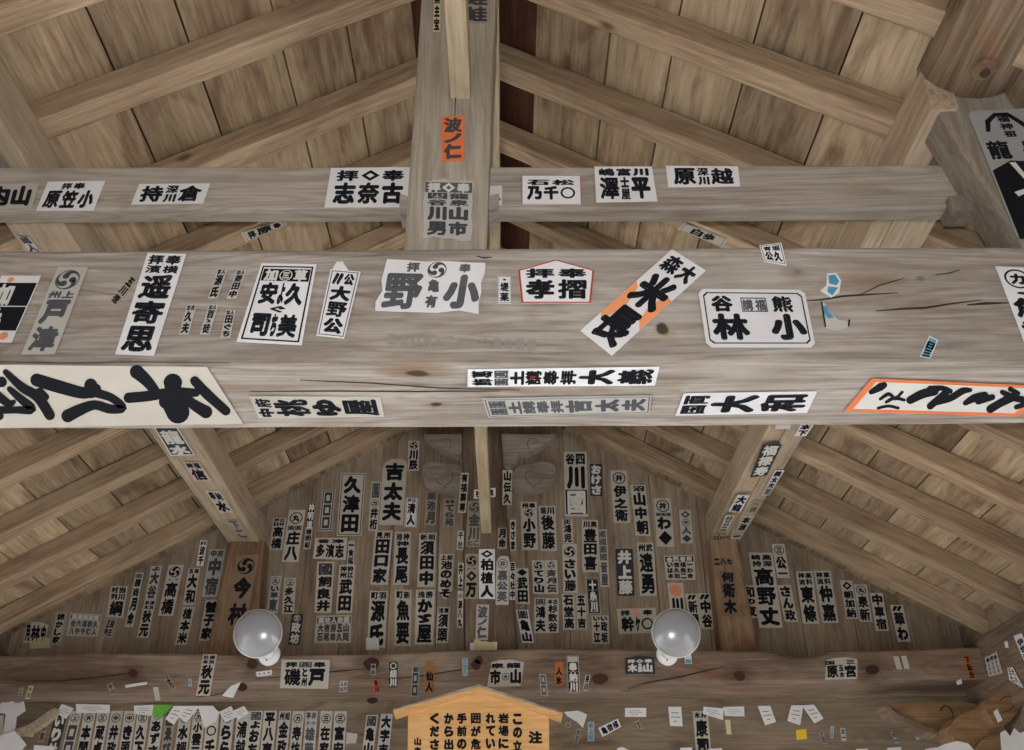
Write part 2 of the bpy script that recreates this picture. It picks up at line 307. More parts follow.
def slip(surf, quad, text='', paper='c', ink='k', opt='', shape='', where='', look=None, group=None, name='votive_slip', cat='votive slip', lift=0, label=None, extra=None):
    """quad: corners of the slip in reading order (top-left, top-right, bottom-right, bottom-left of the writing)"""
    P, N = SURF[surf]; P = P+N*lift
    q = [hit(x, y, P, N) for x, y in quad]
    if len(q) == 3: q.insert(2, q[1]+q[2]-q[0])
    w = ((q[1]-q[0]).length+(q[2]-q[3]).length)/2; h = ((q[3]-q[0]).length+(q[2]-q[1]).length)/2
    NSLIP[0] += 1; rnd = random.Random(NSLIP[0]); base = .0015+.0007*(NSLIP[0]%3)
    def at(u, v, d): return (q[0]*(1-u)*(1-v)+q[1]*u*(1-v)+q[2]*u*v+q[3]*(1-u)*v)+N*(base+d)
    ol = outline(shape, w, h, rnd); mb = MB(); mb.prism([at(u, v, .0006) for u, v in reversed(ol)], N, .0012)
    root = mb.build(name, PM[paper])
    layers = {}
    def put(part, mat, V, F, d=.0012):
        m = layers.setdefault((part, mat, d), MB()); m.add([at(p[0], p[1], d+(p[2] if len(p) > 2 else 0)) for p in V], F)
    asp = w/h
    x0 = .06; y0 = .03*min(2, asp)+.01
    def rectring(a, b, c, d, t, mat, part='border'):
        tx = t; ty = t*asp
        V = [(a,b),(c,b),(c,d),(a,d),(a+tx,b+ty),(c-tx,b+ty),(c-tx,d-ty),(a+tx,d-ty)]
        put(part, mat, V, [(0,1,5,4),(1,2,6,5),(2,3,7,6),(3,0,4,7)])
    if 'b' in opt or 'B' in opt:
        t = .09 if 'B' in opt else .028
        t *= min(1, .9/asp) if asp > 1 else 1
        rectring(.05, .05*min(1,asp), .95, 1-.05*min(1,asp), t, 'k' if ink != 'f' else 'f'); x0 = .05+t+.04; y0 = (.05+t+.03)*min(1, asp)
    if 'R' in opt:   # red edge following the outline
        c = (sum(p[0] for p in ol)/len(ol), sum(p[1] for p in ol)/len(ol)); k = .945 if shape == 'p' else .975
        inn = [(c[0]+(p[0]-c[0])*(1-(1-k)/max(1, asp*.6)), c[1]+(p[1]-c[1])*(k if asp < 2 else .84)) for p in ol]; n = len(ol)
        put('border', 'r', list(ol)+inn, [(i, (i+1)%n, (i+1)%n+n, i+n) for i in range(n)]); x0 = .08; y0 = .14
    if 'C' in opt:   # line border with cut corners
        t = .012; a, b, c_, d = .035, .06, .965, .94; k = .035; kk = k*asp
        def cc(o): return [(a+o+k,b+o*asp),(c_-o-k,b+o*asp),(c_-o,b+o*asp+kk),(c_-o,d-o*asp-kk),(c_-o-k,d-o*asp),(a+o+k,d-o*asp),(a+o,d-o*asp-kk),(a+o,b+o*asp+kk)]
        A_, B_ = cc(0), cc(t); put('border', 'k', A_+B_, [(i, (i+1)%8, (i+1)%8+8, i+8) for i in range(8)]); x0 = .08; y0 = .12
    if extra: extra(put)
    rows = []
    for tok in text.split():
        neg = tok[0] == 'n'; tok = tok[1:] if neg else tok
        wt = ''
        while tok and (tok[0].isdigit() or tok[0] == '.'): wt += tok[0]; tok = tok[1:]
        cells = []
        for c in tok.split('/'):
            cw = ''
            while c and (c[0].isdigit() or c[0] == '.'): cw += c[0]; c = c[1:]
            cells.append((float(cw or 1), c))
        if len(cells) > 1 and wt and any(c[0] != 1 for c in cells[1:]): cells[0] = (float(wt), cells[0][1])
        rows.append((neg, float(wt or 2), cells))
    if rows:
        if shape in 'pP' and shape: y0 = .2
        if shape == 'o': y0 = .05
        tot = sum(r[1] for r in rows); y = y0; H = (1-y0-(y0 if shape not in ('p', 'P') or not shape else .07))
        top1 = len(rows)
        for neg, wt, cells in rows:
            hh = H*wt/tot; tw = sum(c[0] for c in cells); x = x0
            if neg: put('dark_panel', 'k' if ink != 'f' else 'f', [(x0-.03,y),(1-x0+.03,y),(1-x0+.03,y+hh*.96),(x0-.03,y+hh*.96)], [(0,1,2,3)], .0009)
            ik = 'w' if neg else ink
            for cw, s in cells:
                ww = (1-2*x0)*cw/tw; n = max(1, len(s))
                for i, ch in enumerate(s):
                    gx = ww*.05; gy = hh/n*.04; a, b, c_, d = x+gx, y+hh*i/n+gy, x+ww-gx, y+hh*(i+1)/n-gy
                    if ch == '_': continue
                    part = 'lettering'; kk = ik
                    if ch in '*@OE〇':
                        part = 'crest'
                        pw, ph = (c_-a)*w, (d-b)*h; s_ = min(pw, ph)*.98; ccx, ccy = (a+c_)/2, (b+d)/2
                        a, c_ = ccx-s_/w/2, ccx+s_/w/2; b, d = ccy-s_/h/2, ccy+s_/h/2
                        if ch == '*': V, F = TOM
                        elif ch in 'O〇': V, F = ringpoly(.5, .5, .5, .36, 24)
                        elif ch == 'E': V, F = disc(.5, .5, .5, 20); kk = 'o'
                        else:
                            V, F = ringpoly(.5, .5, .5, .42); V = list(V); F = list(F); g = glyph(rnd.choice('井本上大丸中三力')); n0 = len(V)
                            V += [(.22+.56*p[0], .22+.56*p[1], p[2]) for p in g[0]]; F += [tuple(n0+k for k in f) for f in g[1]]
                    elif ch == '#': V, F = glyph(rnd.choice('圍圖圓國')); kk = 'f' if ik == 'k' else ik
                    elif ch == 'D':   # lozenge with a light heart
                        V = [(.5,0),(1,.5),(.5,1),(0,.5),(.5,.28),(.72,.5),(.5,.72),(.28,.5)]; F = [(0,1,5,4),(1,2,6,5),(2,3,7,6),(3,0,4,7)]; part = 'crest'
                    elif ch == 'M': V = [(.5,0),(1,.5),(.5,1),(0,.5)]; F = [(0,1,2,3)]; part = 'crest'
                    elif ch == 'Q': V = [(0,0),(1,0),(1,1),(0,1)]; F = [(0,1,2,3)]
                    else: V, F = glyph(ch)
                    put(part, kk, [(a+(c_-a)*p[0], b+(d-b)*p[1], p[2] if len(p) > 2 else 0) for p in V], F)
                x += ww
            y += hh
    for (part, mat, d), m in layers.items(): m.build(part, IM[mat], root)
    # ---- how it reads
    tall = h/w
    lk = look
    if lk is None:
        size = 'small ' if max(w, h) < .16 else ('large ' if max(w, h) > .5 else '')
        form = 'narrow' if tall > 3.6 else 'tall' if tall > 1.5 else 'wide' if tall < .7 else 'squarish'
        colr = {'w':'white','c':'cream','t':'tan','g':'greyish','o':'orange','k':'black','p':'pinkish','y':'buff','Y':'yellow','G':'green','b':'blue','B':'brown','n':'tan','d':'brown','v':'grey','O':'rust-red','R':'red','e':'grey-green','s':'white'}[paper]
        lk = f"{size}{form} {colr} slip"
        if paper == 'k': lk += ' with white characters'
        elif ink == 'f': lk += ' with faded grey characters'
        elif text and '*' in text: lk += ' with swirl crest'
        elif text and '@' in text: lk += ' with round crest'
    lab = label or f"{lk} {where}"
    if len(lab.split()) > 16: lab = lab.replace(' with faded grey characters', '').replace('small tall ', 'small ').replace('small narrow ', 'small ')
    if len(lab.split()) > 16: lab = lab.replace(' with swirl crest', '').replace(' with white characters', '').replace(' bold', '')
    tag(root, lab, cat, group or GROUP[0])
    recenter(root)
    return root
GROUP = ['votive slips']
def strip(surf, xt, yt, xb, yb, w, text, where, **kw):
    """a slip given by the middles of its short edges and its width, in photo pixels"""
    dx, dy = xb-xt, yb-yt; L = math.hypot(dx, dy); nx, ny = -dy/L, dx/L
    # short edges stay level in the photo unless the slip is strongly tilted
    if abs(dx) < .45*abs(dy): a = (w/2, 0)
    else: a = (-nx*w/2, -ny*w/2); a = (abs(a[0]), a[1] if -nx > 0 else -a[1])
    return slip(surf, [(xt-a[0], yt-a[1]), (xt+a[0], yt+a[1]), (xb+a[0], yb+a[1]), (xb-a[0], yb-a[1])], text, where=where, **kw)

# ------------------------------------------------------------------ the building
def st(o): o['kind'] = 'structure'; return o
YF, YB = -1.7, 6.0
XL, XR = -3.02, 2.80
def roofz(x): return ZB-SLO*abs(x-XC)
# roof boards: they run along the depth of the hall, one figure per board
for sg, nm in ((-1, 'ceiling'), (1, 'ceiling')):
    mb = MB(); rnd = random.Random(5+sg); d = .245/math.cos(SL)
    sl = Vector((sg*math.cos(SL), 0, -math.sin(SL))); up = Vector((sg*math.sin(SL), 0, math.cos(SL)))
    while d < 5.0:
        w = rnd.uniform(.26, .34); y = YF
        cuts = [YF, rnd.uniform(1.2, 1.8), 6.6]
        for a, b in zip(cuts[:-1], cuts[1:]):
            c = Vector((XC, (a+b)/2, ZB))+sl*(d+w/2)+up*(.0125+rnd.uniform(0, .004))
            mb.obox(c, Vector((0,1,0)), sl, up, (b-a)/2-.002, w/2-.0035, .0125)
        d += w
    st(mb.build(nm, M['roof']))
    # outer covering so that no sky shows through the joints
    mb = MB(); c = Vector((XC, (YF+6.6)/2, ZB))+sl*2.5+up*.06
    mb.obox(c, Vector((0,1,0)), sl, up, (6.6-YF)/2, 2.52, .02); st(mb.build('roof', M['ridge']))
mb = MB()
for sg in (-1, 1):
    sl = Vector((sg*math.cos(SL), 0, -math.sin(SL))); up = Vector((sg*math.sin(SL), 0, math.cos(SL)))
    mb.obox(Vector((XC, (YF+6.0)/2, ZB))+sl*.14+up*.02, Vector((0,1,0)), sl, up, (6.0-YF)/2, .16, .012)
st(mb.build('trim_1', M['ridge']))
# gable wall of upright boards
mb = MB(); rnd = random.Random(11); edges = [XL]
while edges[-1] < XR-.2: edges.append(edges[-1]+rnd.uniform(.24, .33))
edges[-1] = XR
for a, b in zip(edges[:-1], edges[1:]):
    a += .002; b -= .002; yo = 6.0+rnd.uniform(0, .003); xs = [a]+([XC] if a < XC < b else [])+[b]
    top = [(x, roofz(x)+.05) for x in xs]
    front = [Vector((a, yo, 1.32)), Vector((b, yo, 1.32))]+[Vector((x, yo, z)) for x, z in reversed(top)]
    mb.prism(front, Vector((0,-1,0)), .03)
st(mb.build('wall_back', M['gable']))
mb = MB(); mb.box(XL-.3, XR+.3, 6.05, 6.09, 1.32, 3.5); st(mb.build('wall_back', M['ridge']))
# wall below the tie log
mb = MB(); z = -1.6; rnd = random.Random(3)
while z < 1.29:
    h = rnd.uniform(.28, .36); z2 = min(z+h, 1.30); mb.box(XL, XR, 6.15+rnd.uniform(0, .003), 6.19, z+.0015, z2-.0015); z = z2
st(mb.build('wall_back', M['lower']))
mb = MB(); mb.box(XL-.05, XL, 2.9, 6.2, .0, 1.75); st(mb.build('wall_left', M['lower']))  # unseen side walls, shaped to stop short of the floor so light enters low
mb = MB(); mb.box(XR, XR+.05, 2.9, 6.2, .0, 1.75); st(mb.build('wall_right', M['lower']))
ZO = .0
mb = MB(); mb.box(XL-.05, XL, YF, 2.9, ZO, 1.66); st(mb.build('wall_left', M['lower']))  # near halves added to block sky light above the low opening
mb = MB(); mb.box(XR, XR+.05, YF, 2.9, ZO, 1.66); st(mb.build('wall_right', M['lower']))
mb = MB(); mb.prism([Vector((XL, YF, -1.6)), Vector((XR, YF, -1.6)), Vector((XR, YF, roofz(XR)+.03)), Vector((XC, YF, ZB+.03)), Vector((XL, YF, roofz(XL)+.03))], Vector((0,-1,0)), .04); st(mb.build('added_wall_front', M['lower']))  # added wall behind the viewer, keeps sky light off the rafter fronts
mb = MB(); mb.box(-9, 9, -9, 9, -1.7, -1.6); st(mb.build('floor', M['floor']))

T = lambda o, label, cat, group=None: tag(o, label, cat, group, 'thing')
# main beam
mainb = T(timber('crossbeam', (-4.2,0,0), (4.2,0,0), (0,1,0), 2.2, 2.56, 1.30, 1.682, M['beam'], r=.012, seg=60, wob=.0015),
          'thick pale weathered crossbeam covered in pasted slips across the whole hall', 'beam')
tieb = T(timber('tie_rail', (-4.2,0,0), (1.47,0,0), (0,1,0), 2.33, 2.395, 1.93, 2.10, M['nuki'], r=.006, seg=50, wob=.0015),
         'thinner horizontal rail running through the king post above the thick crossbeam', 'beam')
king = T(timber('king_post', (0,0,1.68), (0,0,3.15), (1,0,0), -.283, -.048, 2.25, 2.47, M['post'], r=.008, seg=16, wob=.001, w2=(-.272, -.012)),
         'upright squared king post with orange slip standing on the thick crossbeam', 'post')
T(timber('depth_rail', (-.148,-.8,2.382), (-.113,5.87,2.225), (1,0,0), -.032, .032, 0, .11, M['strip'], r=.005, seg=30, wob=.001),
  'narrow pale rail running from the king post back to the gable column', 'beam')
T(timber('ridge_beam', (0,YF,0), (0,6.0,0), (1,0,0), -.27, -.013, 3.08, 3.27, M['strip'], r=.01, seg=20), 'pale ridge beam under the peak of the roof', 'beam')
for sx, x0, x1 in ((1, -.312, -.275), (-1, -.052, -.012)):
    mb = MB(); pts = [(x0,1.915),(x1,1.90),(x1,1.95),(x0,1.965)] if sx > 0 else [(x0,1.90),(x1,1.915),(x1,1.965),(x0,1.95)]
    mb.prism([Vector((x, 2.30, z)) for x, z in pts], Vector((0,-1,0)), .10)
    T(mb.build('wedge', M['nuki']), 'small wedge under the rail at the king post, on the side of the %s' % ('lozenge-crested slip' if sx > 0 else 'red-bordered slip'), 'wedge')
mb = MB(); mb.box(1.355, 1.425, 2.30, 2.38, 1.895, 1.95)
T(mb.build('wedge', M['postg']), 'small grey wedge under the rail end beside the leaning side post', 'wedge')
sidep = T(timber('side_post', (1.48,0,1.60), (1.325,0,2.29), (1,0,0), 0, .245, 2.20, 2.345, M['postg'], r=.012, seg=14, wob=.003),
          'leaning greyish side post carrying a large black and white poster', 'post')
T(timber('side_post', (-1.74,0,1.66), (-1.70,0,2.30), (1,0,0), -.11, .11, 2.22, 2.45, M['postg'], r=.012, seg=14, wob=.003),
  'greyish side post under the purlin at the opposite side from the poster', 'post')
# round log purlin towards the viewer
def log(name, A, B, rad, mat, seg=26, n=20, wob=.012, seed=1, flat=1):
    A = Vector(A); B = Vector(B); ax = (B-A).normalized(); U = Vector((1,0,0)); W = ax.cross(U).normalized(); rnd = random.Random(seed)
    ph = [rnd.uniform(0, 6) for _ in range(6)]; vs = []; fs = []
    for i in range(seg+1):
        t = i/seg; p = A.lerp(B, t); L = t*(B-A).length
        for j in range(n):
            a = 2*math.pi*j/n; r = rad*(1+.03*math.sin(2*a+L*1.3+ph[0])+.02*math.sin(3*a+ph[1]-L*2))+wob*.4*math.sin(L*4+ph[2]+a)
            vs.append(p+U*r*math.cos(a)+W*r*flat*math.sin(a))
    for i in range(seg):
        for j in range(n):
            k = (j+1)%n; fs.append((i*n+j, i*n+k, (i+1)*n+k, (i+1)*n+j))
    fs.append(tuple(reversed(range(n)))); fs.append(tuple(seg*n+j for j in range(n)))
    return mesh_obj(name, vs, fs, mat, None, True)
logo = T(log('log_purlin', (1.478,2.22,2.37), (1.478,-1.6,2.38), .15, M['log'], flat=.8), 'round orange-brown log resting on the leaning side post', 'log')
_p = SURF['B']; SURF['LG'] = (Vector((0,0,2.238)), Vector((0,0,-1)))
# squared purlins
T(timber('purlin', (0,-1.6,0), (0,5.98,0), (1,0,0), -1.74, -1.53, 2.18, 2.36, M['purlin'], r=.008, seg=24), 'squared purlin with four slips over the swirl-crest gable post', 'beam')
T(timber('purlin', (0,2.19,0), (0,5.98,0), (1,0,0), 1.32, 1.40, 2.20, 2.385, M['purlin'], r=.006, seg=24, w2=(1.30, 1.412)), 'wider inner timber of the doubled purlin with black framed slip', 'beam')
T(timber('purlin', (0,2.62,0), (0,5.98,0), (1,0,0), 1.38, 1.53, 2.184, 2.30, M['purlin'], r=.006, seg=24, w2=(1.418, 1.49)), 'narrow outer timber of the doubled purlin beside a dark seam', 'beam')
# rafters
RY = [-.65, -.2, .25, .70, 1.15, 1.60, 2.03, 2.46, 2.915, 3.36, 3.85, 4.31, 4.76, 5.22, 5.67]
ordn = ['first','second','third','fourth','fifth','sixth','seventh','eighth','ninth','tenth','eleventh','twelfth','thirteenth','fourteenth','fifteenth']
for sg in (-1, 1):
    for i, y in enumerate(RY):
        k = len(RY)-1-i; c, s = math.cos(SL), math.sin(SL); rr = random.Random(i*2+sg).uniform(-.006, .006)
        a = .012/c if sg > 0 else .0
        T(timber('rafter', (XC+sg*a, 0, ZB-a*s/c), (XC+sg*4.0, 0, ZB-4.0*SLO), (0,1,0), y-.048+rr, y+.048+rr, -.104, -.001, M['raftR' if sg > 0 else 'raftL'], r=.006, seg=20, wob=.0022, seed=i*3+sg),
          '%s rafter counted from the gable on the roof slope %s the poster post' % (ordn[k], 'above' if sg > 0 else 'opposite'), 'rafter', 'rafters of the roof slope '+('above the poster post' if sg > 0 else 'opposite the poster post'))
# gable column, posts, tie log
colm = T(timber('gable_column', (-.155,0,2.98), (-.082,0,1.43), (1,0,0), -.135, .135, 5.85, 6.01, M['column'], r=.045, seg=14, wob=.004, w2=(-.155, .165)),
         'round-edged brown column in the middle of the gable wall', 'column')
gp1 = T(timber('gable_post', (0,0,1.44), (0,0,2.185), (1,0,0), -1.775, -1.475, 5.845, 6.0, M['postb'], r=.02, seg=10, w2=(-1.73, -1.50)), 'orange-brown gable post bearing a swirl crest behind a lamp', 'post')
gp2 = T(timber('gable_post', (0,0,1.44), (0,0,2.185), (1,0,0), 1.28, 1.50, 5.845, 6.0, M['postb'], r=.02, seg=10, w2=(1.285, 1.47)), 'orange-brown gable post under the doubled purlin', 'post')
def sg_(t):
    x = XL+(XR-XL)*t; return (.004*math.sin(x*3.1), .012*math.sin(x*2.1+1)+(-.03 if abs(x-1.72) < .09 else 0)+(-.02 if x < -2.5 else 0))
logb = T(timber('tie_log', (XL,0,0), (XR,0,0), (0,1,0), 5.70, 6.15, 1.265, 1.452, M['beamlow'], r=.018, seg=70, wob=.002, sag=sg_),
         'brown hewn tie log with peg holes and two lamps along the gable wall foot', 'beam')
T(timber('wall_plate', (0,2.6,0), (0,6.0,0), (1,0,0), XL-.25, XL+.02, 1.10, 1.53, M['plate'], r=.01, seg=16), 'dark wall plate meeting the left end of the tie log', 'beam')
T(timber('wall_plate', (0,2.6,0), (0,6.0,0), (1,0,0), 2.75, 3.0, 1.08, 1.50, M['plate'], r=.01, seg=16), 'brown wall plate with slips meeting the right end of the tie log', 'beam')

# marks of the timber itself
def marks(surf, name, shapes, mat, parent, d=.0009):
    P, N = SURF[surf]
    for pts in shapes:
        w = [hit(x, y, P, N)+N*d for x, y in pts]; mb = MB(); mb.prism(list(reversed(w)), N, .0008); mb.build(name, mat, parent)
def crackpoly(pts, w):
    up = []; dn = []
    for i, (x, y) in enumerate(pts):
        k = w*math.sin(math.pi*(i+.25)/(len(pts)-.5))*.5+.12; up.append((x, y-k)); dn.append((x, y+k))
    return up+dn[::-1]
def ell(x, y, a, b, rot=0, n=18, wav=.08):
    rr = random.Random(int(x*7+y)); ph = rr.uniform(0, 6)
    return [(x+a*(1+wav*math.sin(3*t+ph))*math.cos(t)*math.cos(rot)-b*math.sin(t)*math.sin(rot), y+a*math.cos(t)*math.sin(rot)+b*(1+wav*math.sin(2*t+ph))*math.sin(t)*math.cos(rot)) for t in [2*math.pi*i/n for i in range(n)]]
marks('F', 'crack', [crackpoly([(802,301),(820,300),(845,296),(870,294.5),(898,293)], 1.6), crackpoly([(856,296),(866,292),(880,285),(895,281),(905,278)], 1.0),
      crackpoly([(876,311),(900,309),(925,308),(950,304),(982,300)], 1.9), crackpoly([(967,305),(985,303.5),(1009,303)], 2.4), crackpoly([(935,275),(950,273),(960,270)], 1.0),
      crackpoly([(476,256),(484,258),(492,257)], 1.2), crackpoly([(0,362),(60,363),(140,362),(230,363)], .6)], M['crack'], mainb)
marks('B', 'crack', [crackpoly([(250,391.5),(330,391),(420,391.5),(500,391)], .8), crackpoly([(300,380),(370,383),(440,388),(520,390)], .6)], M['crack'], mainb)
marks('K', 'crack', [crackpoly([(455.5,89),(455,104),(454.5,118)], .1) if False else [(455.0,89),(456.2,89),(455.2,118),(454.4,118)]], M['crack'], king)
marks('E', 'peg_hole', [ell(133,673,5,4.6), ell(252,664,5.2,5.5,.5), ell(242,687,5,4.5), ell(371.5,664,8,6.2), ell(372.5,703.5-3,5.5,3), ell(600,679,8,5.6), ell(739.5,676,6,4.5,.5),
      ell(872,670,6.6,5,.2), ell(476,665,5,5), ell(479,660,4,4)], M['hole'], logb)
marks('E', 'crack', [crackpoly([(628,689),(645,683),(675,678),(705,671),(725,666)], 1.5), crackpoly([(256,679),(300,675),(340,671),(365,669)], 1.2), crackpoly([(385,680),(420,676),(460,670),(475,668)], 1.1),
      crackpoly([(15,681),(60,681),(110,676),(140,672)], 1.2), crackpoly([(235,690),(215,695),(196,697)], .8)], M['crack'], logb)

marks('LG', 'knot', [ell(984,70,13,9,-.5)], M['postb'], logo)
marks('LG', 'knot_core', [ell(985,73,6,4,-.5)], M['knotdark'], logo, .0018)
# carved brackets on the gable
def pz(surf, pts, y=None):
    P, N = SURF[surf]
    if y is not None: P = Vector((0, y, 0)); N = Vector((0,-1,0))
    return [hit(x, q, P, N) for x, q in pts]
def smooth_poly(pts, it=2):
    for _ in range(it):
        o = []
        for i in range(len(pts)):
            a, b = pts[i], pts[(i+1)%len(pts)]
            o += [(a[0]*.75+b[0]*.25, a[1]*.75+b[1]*.25), (a[0]*.25+b[0]*.75, a[1]*.25+b[1]*.75)]
        pts = o
    return pts
def ccw(pts):   # as seen by the viewer, y down -> make prism front face the viewer
    a = sum(pts[i][0]*pts[(i+1)%len(pts)][1]-pts[(i+1)%len(pts)][0]*pts[i][1] for i in range(len(pts)))
    return pts if a < 0 else pts[::-1]
def relief(name, pts, y, t, mat, parent=None, sm=1):
    mb = MB(); mb.prism(pz('G', ccw(smooth_poly(pts, sm) if sm else pts), y), Vector((0,-1,0)), t); return mb.build(name, mat, parent)
def brush(pts, ws):
    """a stroke as flat polygons in pixel space"""
    V = []; F = []; P = []
    n = len(pts); m = 5
    for i in range(n-1):   # Catmull-Rom
        p0, p1, p2, p3 = pts[max(0, i-1)], pts[i], pts[i+1], pts[min(n-1, i+2)]
        for k in range(m):
            t = k/m; f = lambda a, b, c, d: .5*(2*b+(c-a)*t+(2*a-5*b+4*c-d)*t*t+(3*b-a-3*c+d)*t**3)
            P.append((f(p0[0],p1[0],p2[0],p3[0]), f(p0[1],p1[1],p2[1],p3[1]), ws[i]+(ws[i+1]-ws[i])*t))
    P.append((*pts[-1], ws[-1]))
    L = len(P)
    for i, (x, y, w) in enumerate(P):
        a = P[max(0, i-1)]; b = P[min(L-1, i+1)]; dx, dy = b[0]-a[0], b[1]-a[1]; d = math.hypot(dx, dy) or 1
        V += [(x-dy/d*w/2, y+dx/d*w/2), (x+dy/d*w/2, y-dx/d*w/2)]
    F += [(2*i, 2*i+1, 2*i+3, 2*i+2) for i in range(L-1)]
    for (x, y, w), (x2, y2, _) in ((P[0], P[1]), (P[-1], P[-2])):
        k = len(V); a0 = math.atan2(y-y2, x-x2); V += [(x+w/2*math.cos(a0-math.pi/2+math.pi*j/8), y+w/2*math.sin(a0-math.pi/2+math.pi*j/8)) for j in range(9)]; F.append(tuple(range(k, k+9)))
    return V, F
def strokes(name, lst, y, mat, parent, surf='G', d=0):
    mb = MB()
    for pts, ws in lst:
        V, F = brush(pts, ws if isinstance(ws, (list, tuple)) else [ws]*len(pts))
        if y is None: P, N = SURF[surf]; mb.add([hit(a, b, P, N)+N*d for a, b in V], F)
        else: mb.add(pz('G', V, y), F)
    return mb.build(name, mat, parent)
for side in (1, -1):
    X = lambda x: 410+(x if side > 0 else 990-x)/6.25
    Yq = lambda y: 425+y/6.25
    q = lambda L: [(X(a), Yq(b)) for a, b in L]
    w = 'beside' if side > 0 else 'opposite'
    o = relief('carved_bracket', q([(555,55),(905,58),(880,90),(800,140),(680,185),(680,168),(560,165)]), 5.90, .10, M['carve'], sm=0)
    relief('bracket_block', q([(562,168),(682,170),(675,215),(640,260),(610,282),(562,245)]), 5.91, .09, M['carve'], o, 0)
    strokes('carved_swirl', [(q([(740,150),(735,115),(750,88),(785,85),(790,105),(770,112)]), [1,1,1,.9,.7,.5])], 5.8985, M['carveline'], o)
    T(o, 'pale carved wing bracket at the gable column top, side %s the wavy cloud slip' % ('nearer the 川國 framed slip; not' if side > 0 else 'of the curl;') if False else
      ('pale carved wing bracket at the column top on the side of the doubled purlin' if side > 0 else 'pale carved wing bracket at the column top on the side of the single purlin'), 'bracket'); recenter(o)
    o = relief('carved_cloud', q([(640,300),(665,262),(720,243),(760,252),(800,230),(860,230),(905,250),(915,290),(900,330),(900,372),(840,415),(700,425),(640,425)]), 5.965, .035, M['carve'], sm=1)
    strokes('carved_swirl', [(q([(770,290),(740,285),(722,315),(732,350),(765,378),(780,400)]), [.8,1,1.1,1,.9,.5]), (q([(765,385),(810,362),(840,330),(870,335),(895,320),(900,298),(880,288)]), [.6,.9,1,.8,.8,.6,.4])], 5.9635, M['carveline'], o)
    T(o, 'carved cloud board with a heart-shaped curl on the side of the doubled purlin' if side > 0 else 'carved cloud board with a heart-shaped curl on the side of the single purlin', 'carving'); recenter(o)
# carved beast-head bracket in the corner
cb = relief('carved_beam_end', [(884,706),(920,702),(972,701),(982,712),(972,728),(957,736),(940,734),(915,725),(893,713)], 5.80, .16, M['carve2'], sm=1)
relief('neck', [(950,722),(966,712),(986,708),(1003,718),(1006,744),(990,752),(965,750),(952,738)], 5.62, .2, M['carve2'], cb, 1)
relief('muzzle', [(986,706),(990,697),(1003,690),(1017,687),(1021,697),(1018,712),(1008,724),(998,727),(990,718)], 5.48, .16, M['carve2'], cb, 1)
relief('lower_jaw', [(975,742),(1000,734),(1012,742),(1010,756),(980,758)], 5.58, .16, M['carve2'], cb, 1)
relief('pale_edge', [(884,706),(888,706),(899,714.5),(920,724),(940,731),(957,735.5),(957,738),(938,736),(915,727),(893,715)], 5.785, .16, M['plate'], cb, 0)
strokes('carved_swirl', [([(941,710),(944,706),(950,708),(953,716),(951,724),(944,729)], [2.4,1.6,1.3,1.2,1,.6])], 5.798, M['knotdark'], cb)
strokes('carved_swirl', [([(1000,700),(1008,696),(1015,700),(1012,708),(1004,712)], [1,1.2,1.4,1.1,.8])], 5.478, M['knotdark'], cb)
T(cb, 'brown carved beast-head beam end jutting out at the corner below the tie log', 'carving'); recenter(cb)
br = relief('wooden_brace', [(13,729),(30,725),(50,709),(58,708),(54,716),(36,730),(20,737)], 6.05, .05, M['purlin'], sm=1)
T(br, 'short crooked pale stick beside the heap of white papers', 'stick'); recenter(br)

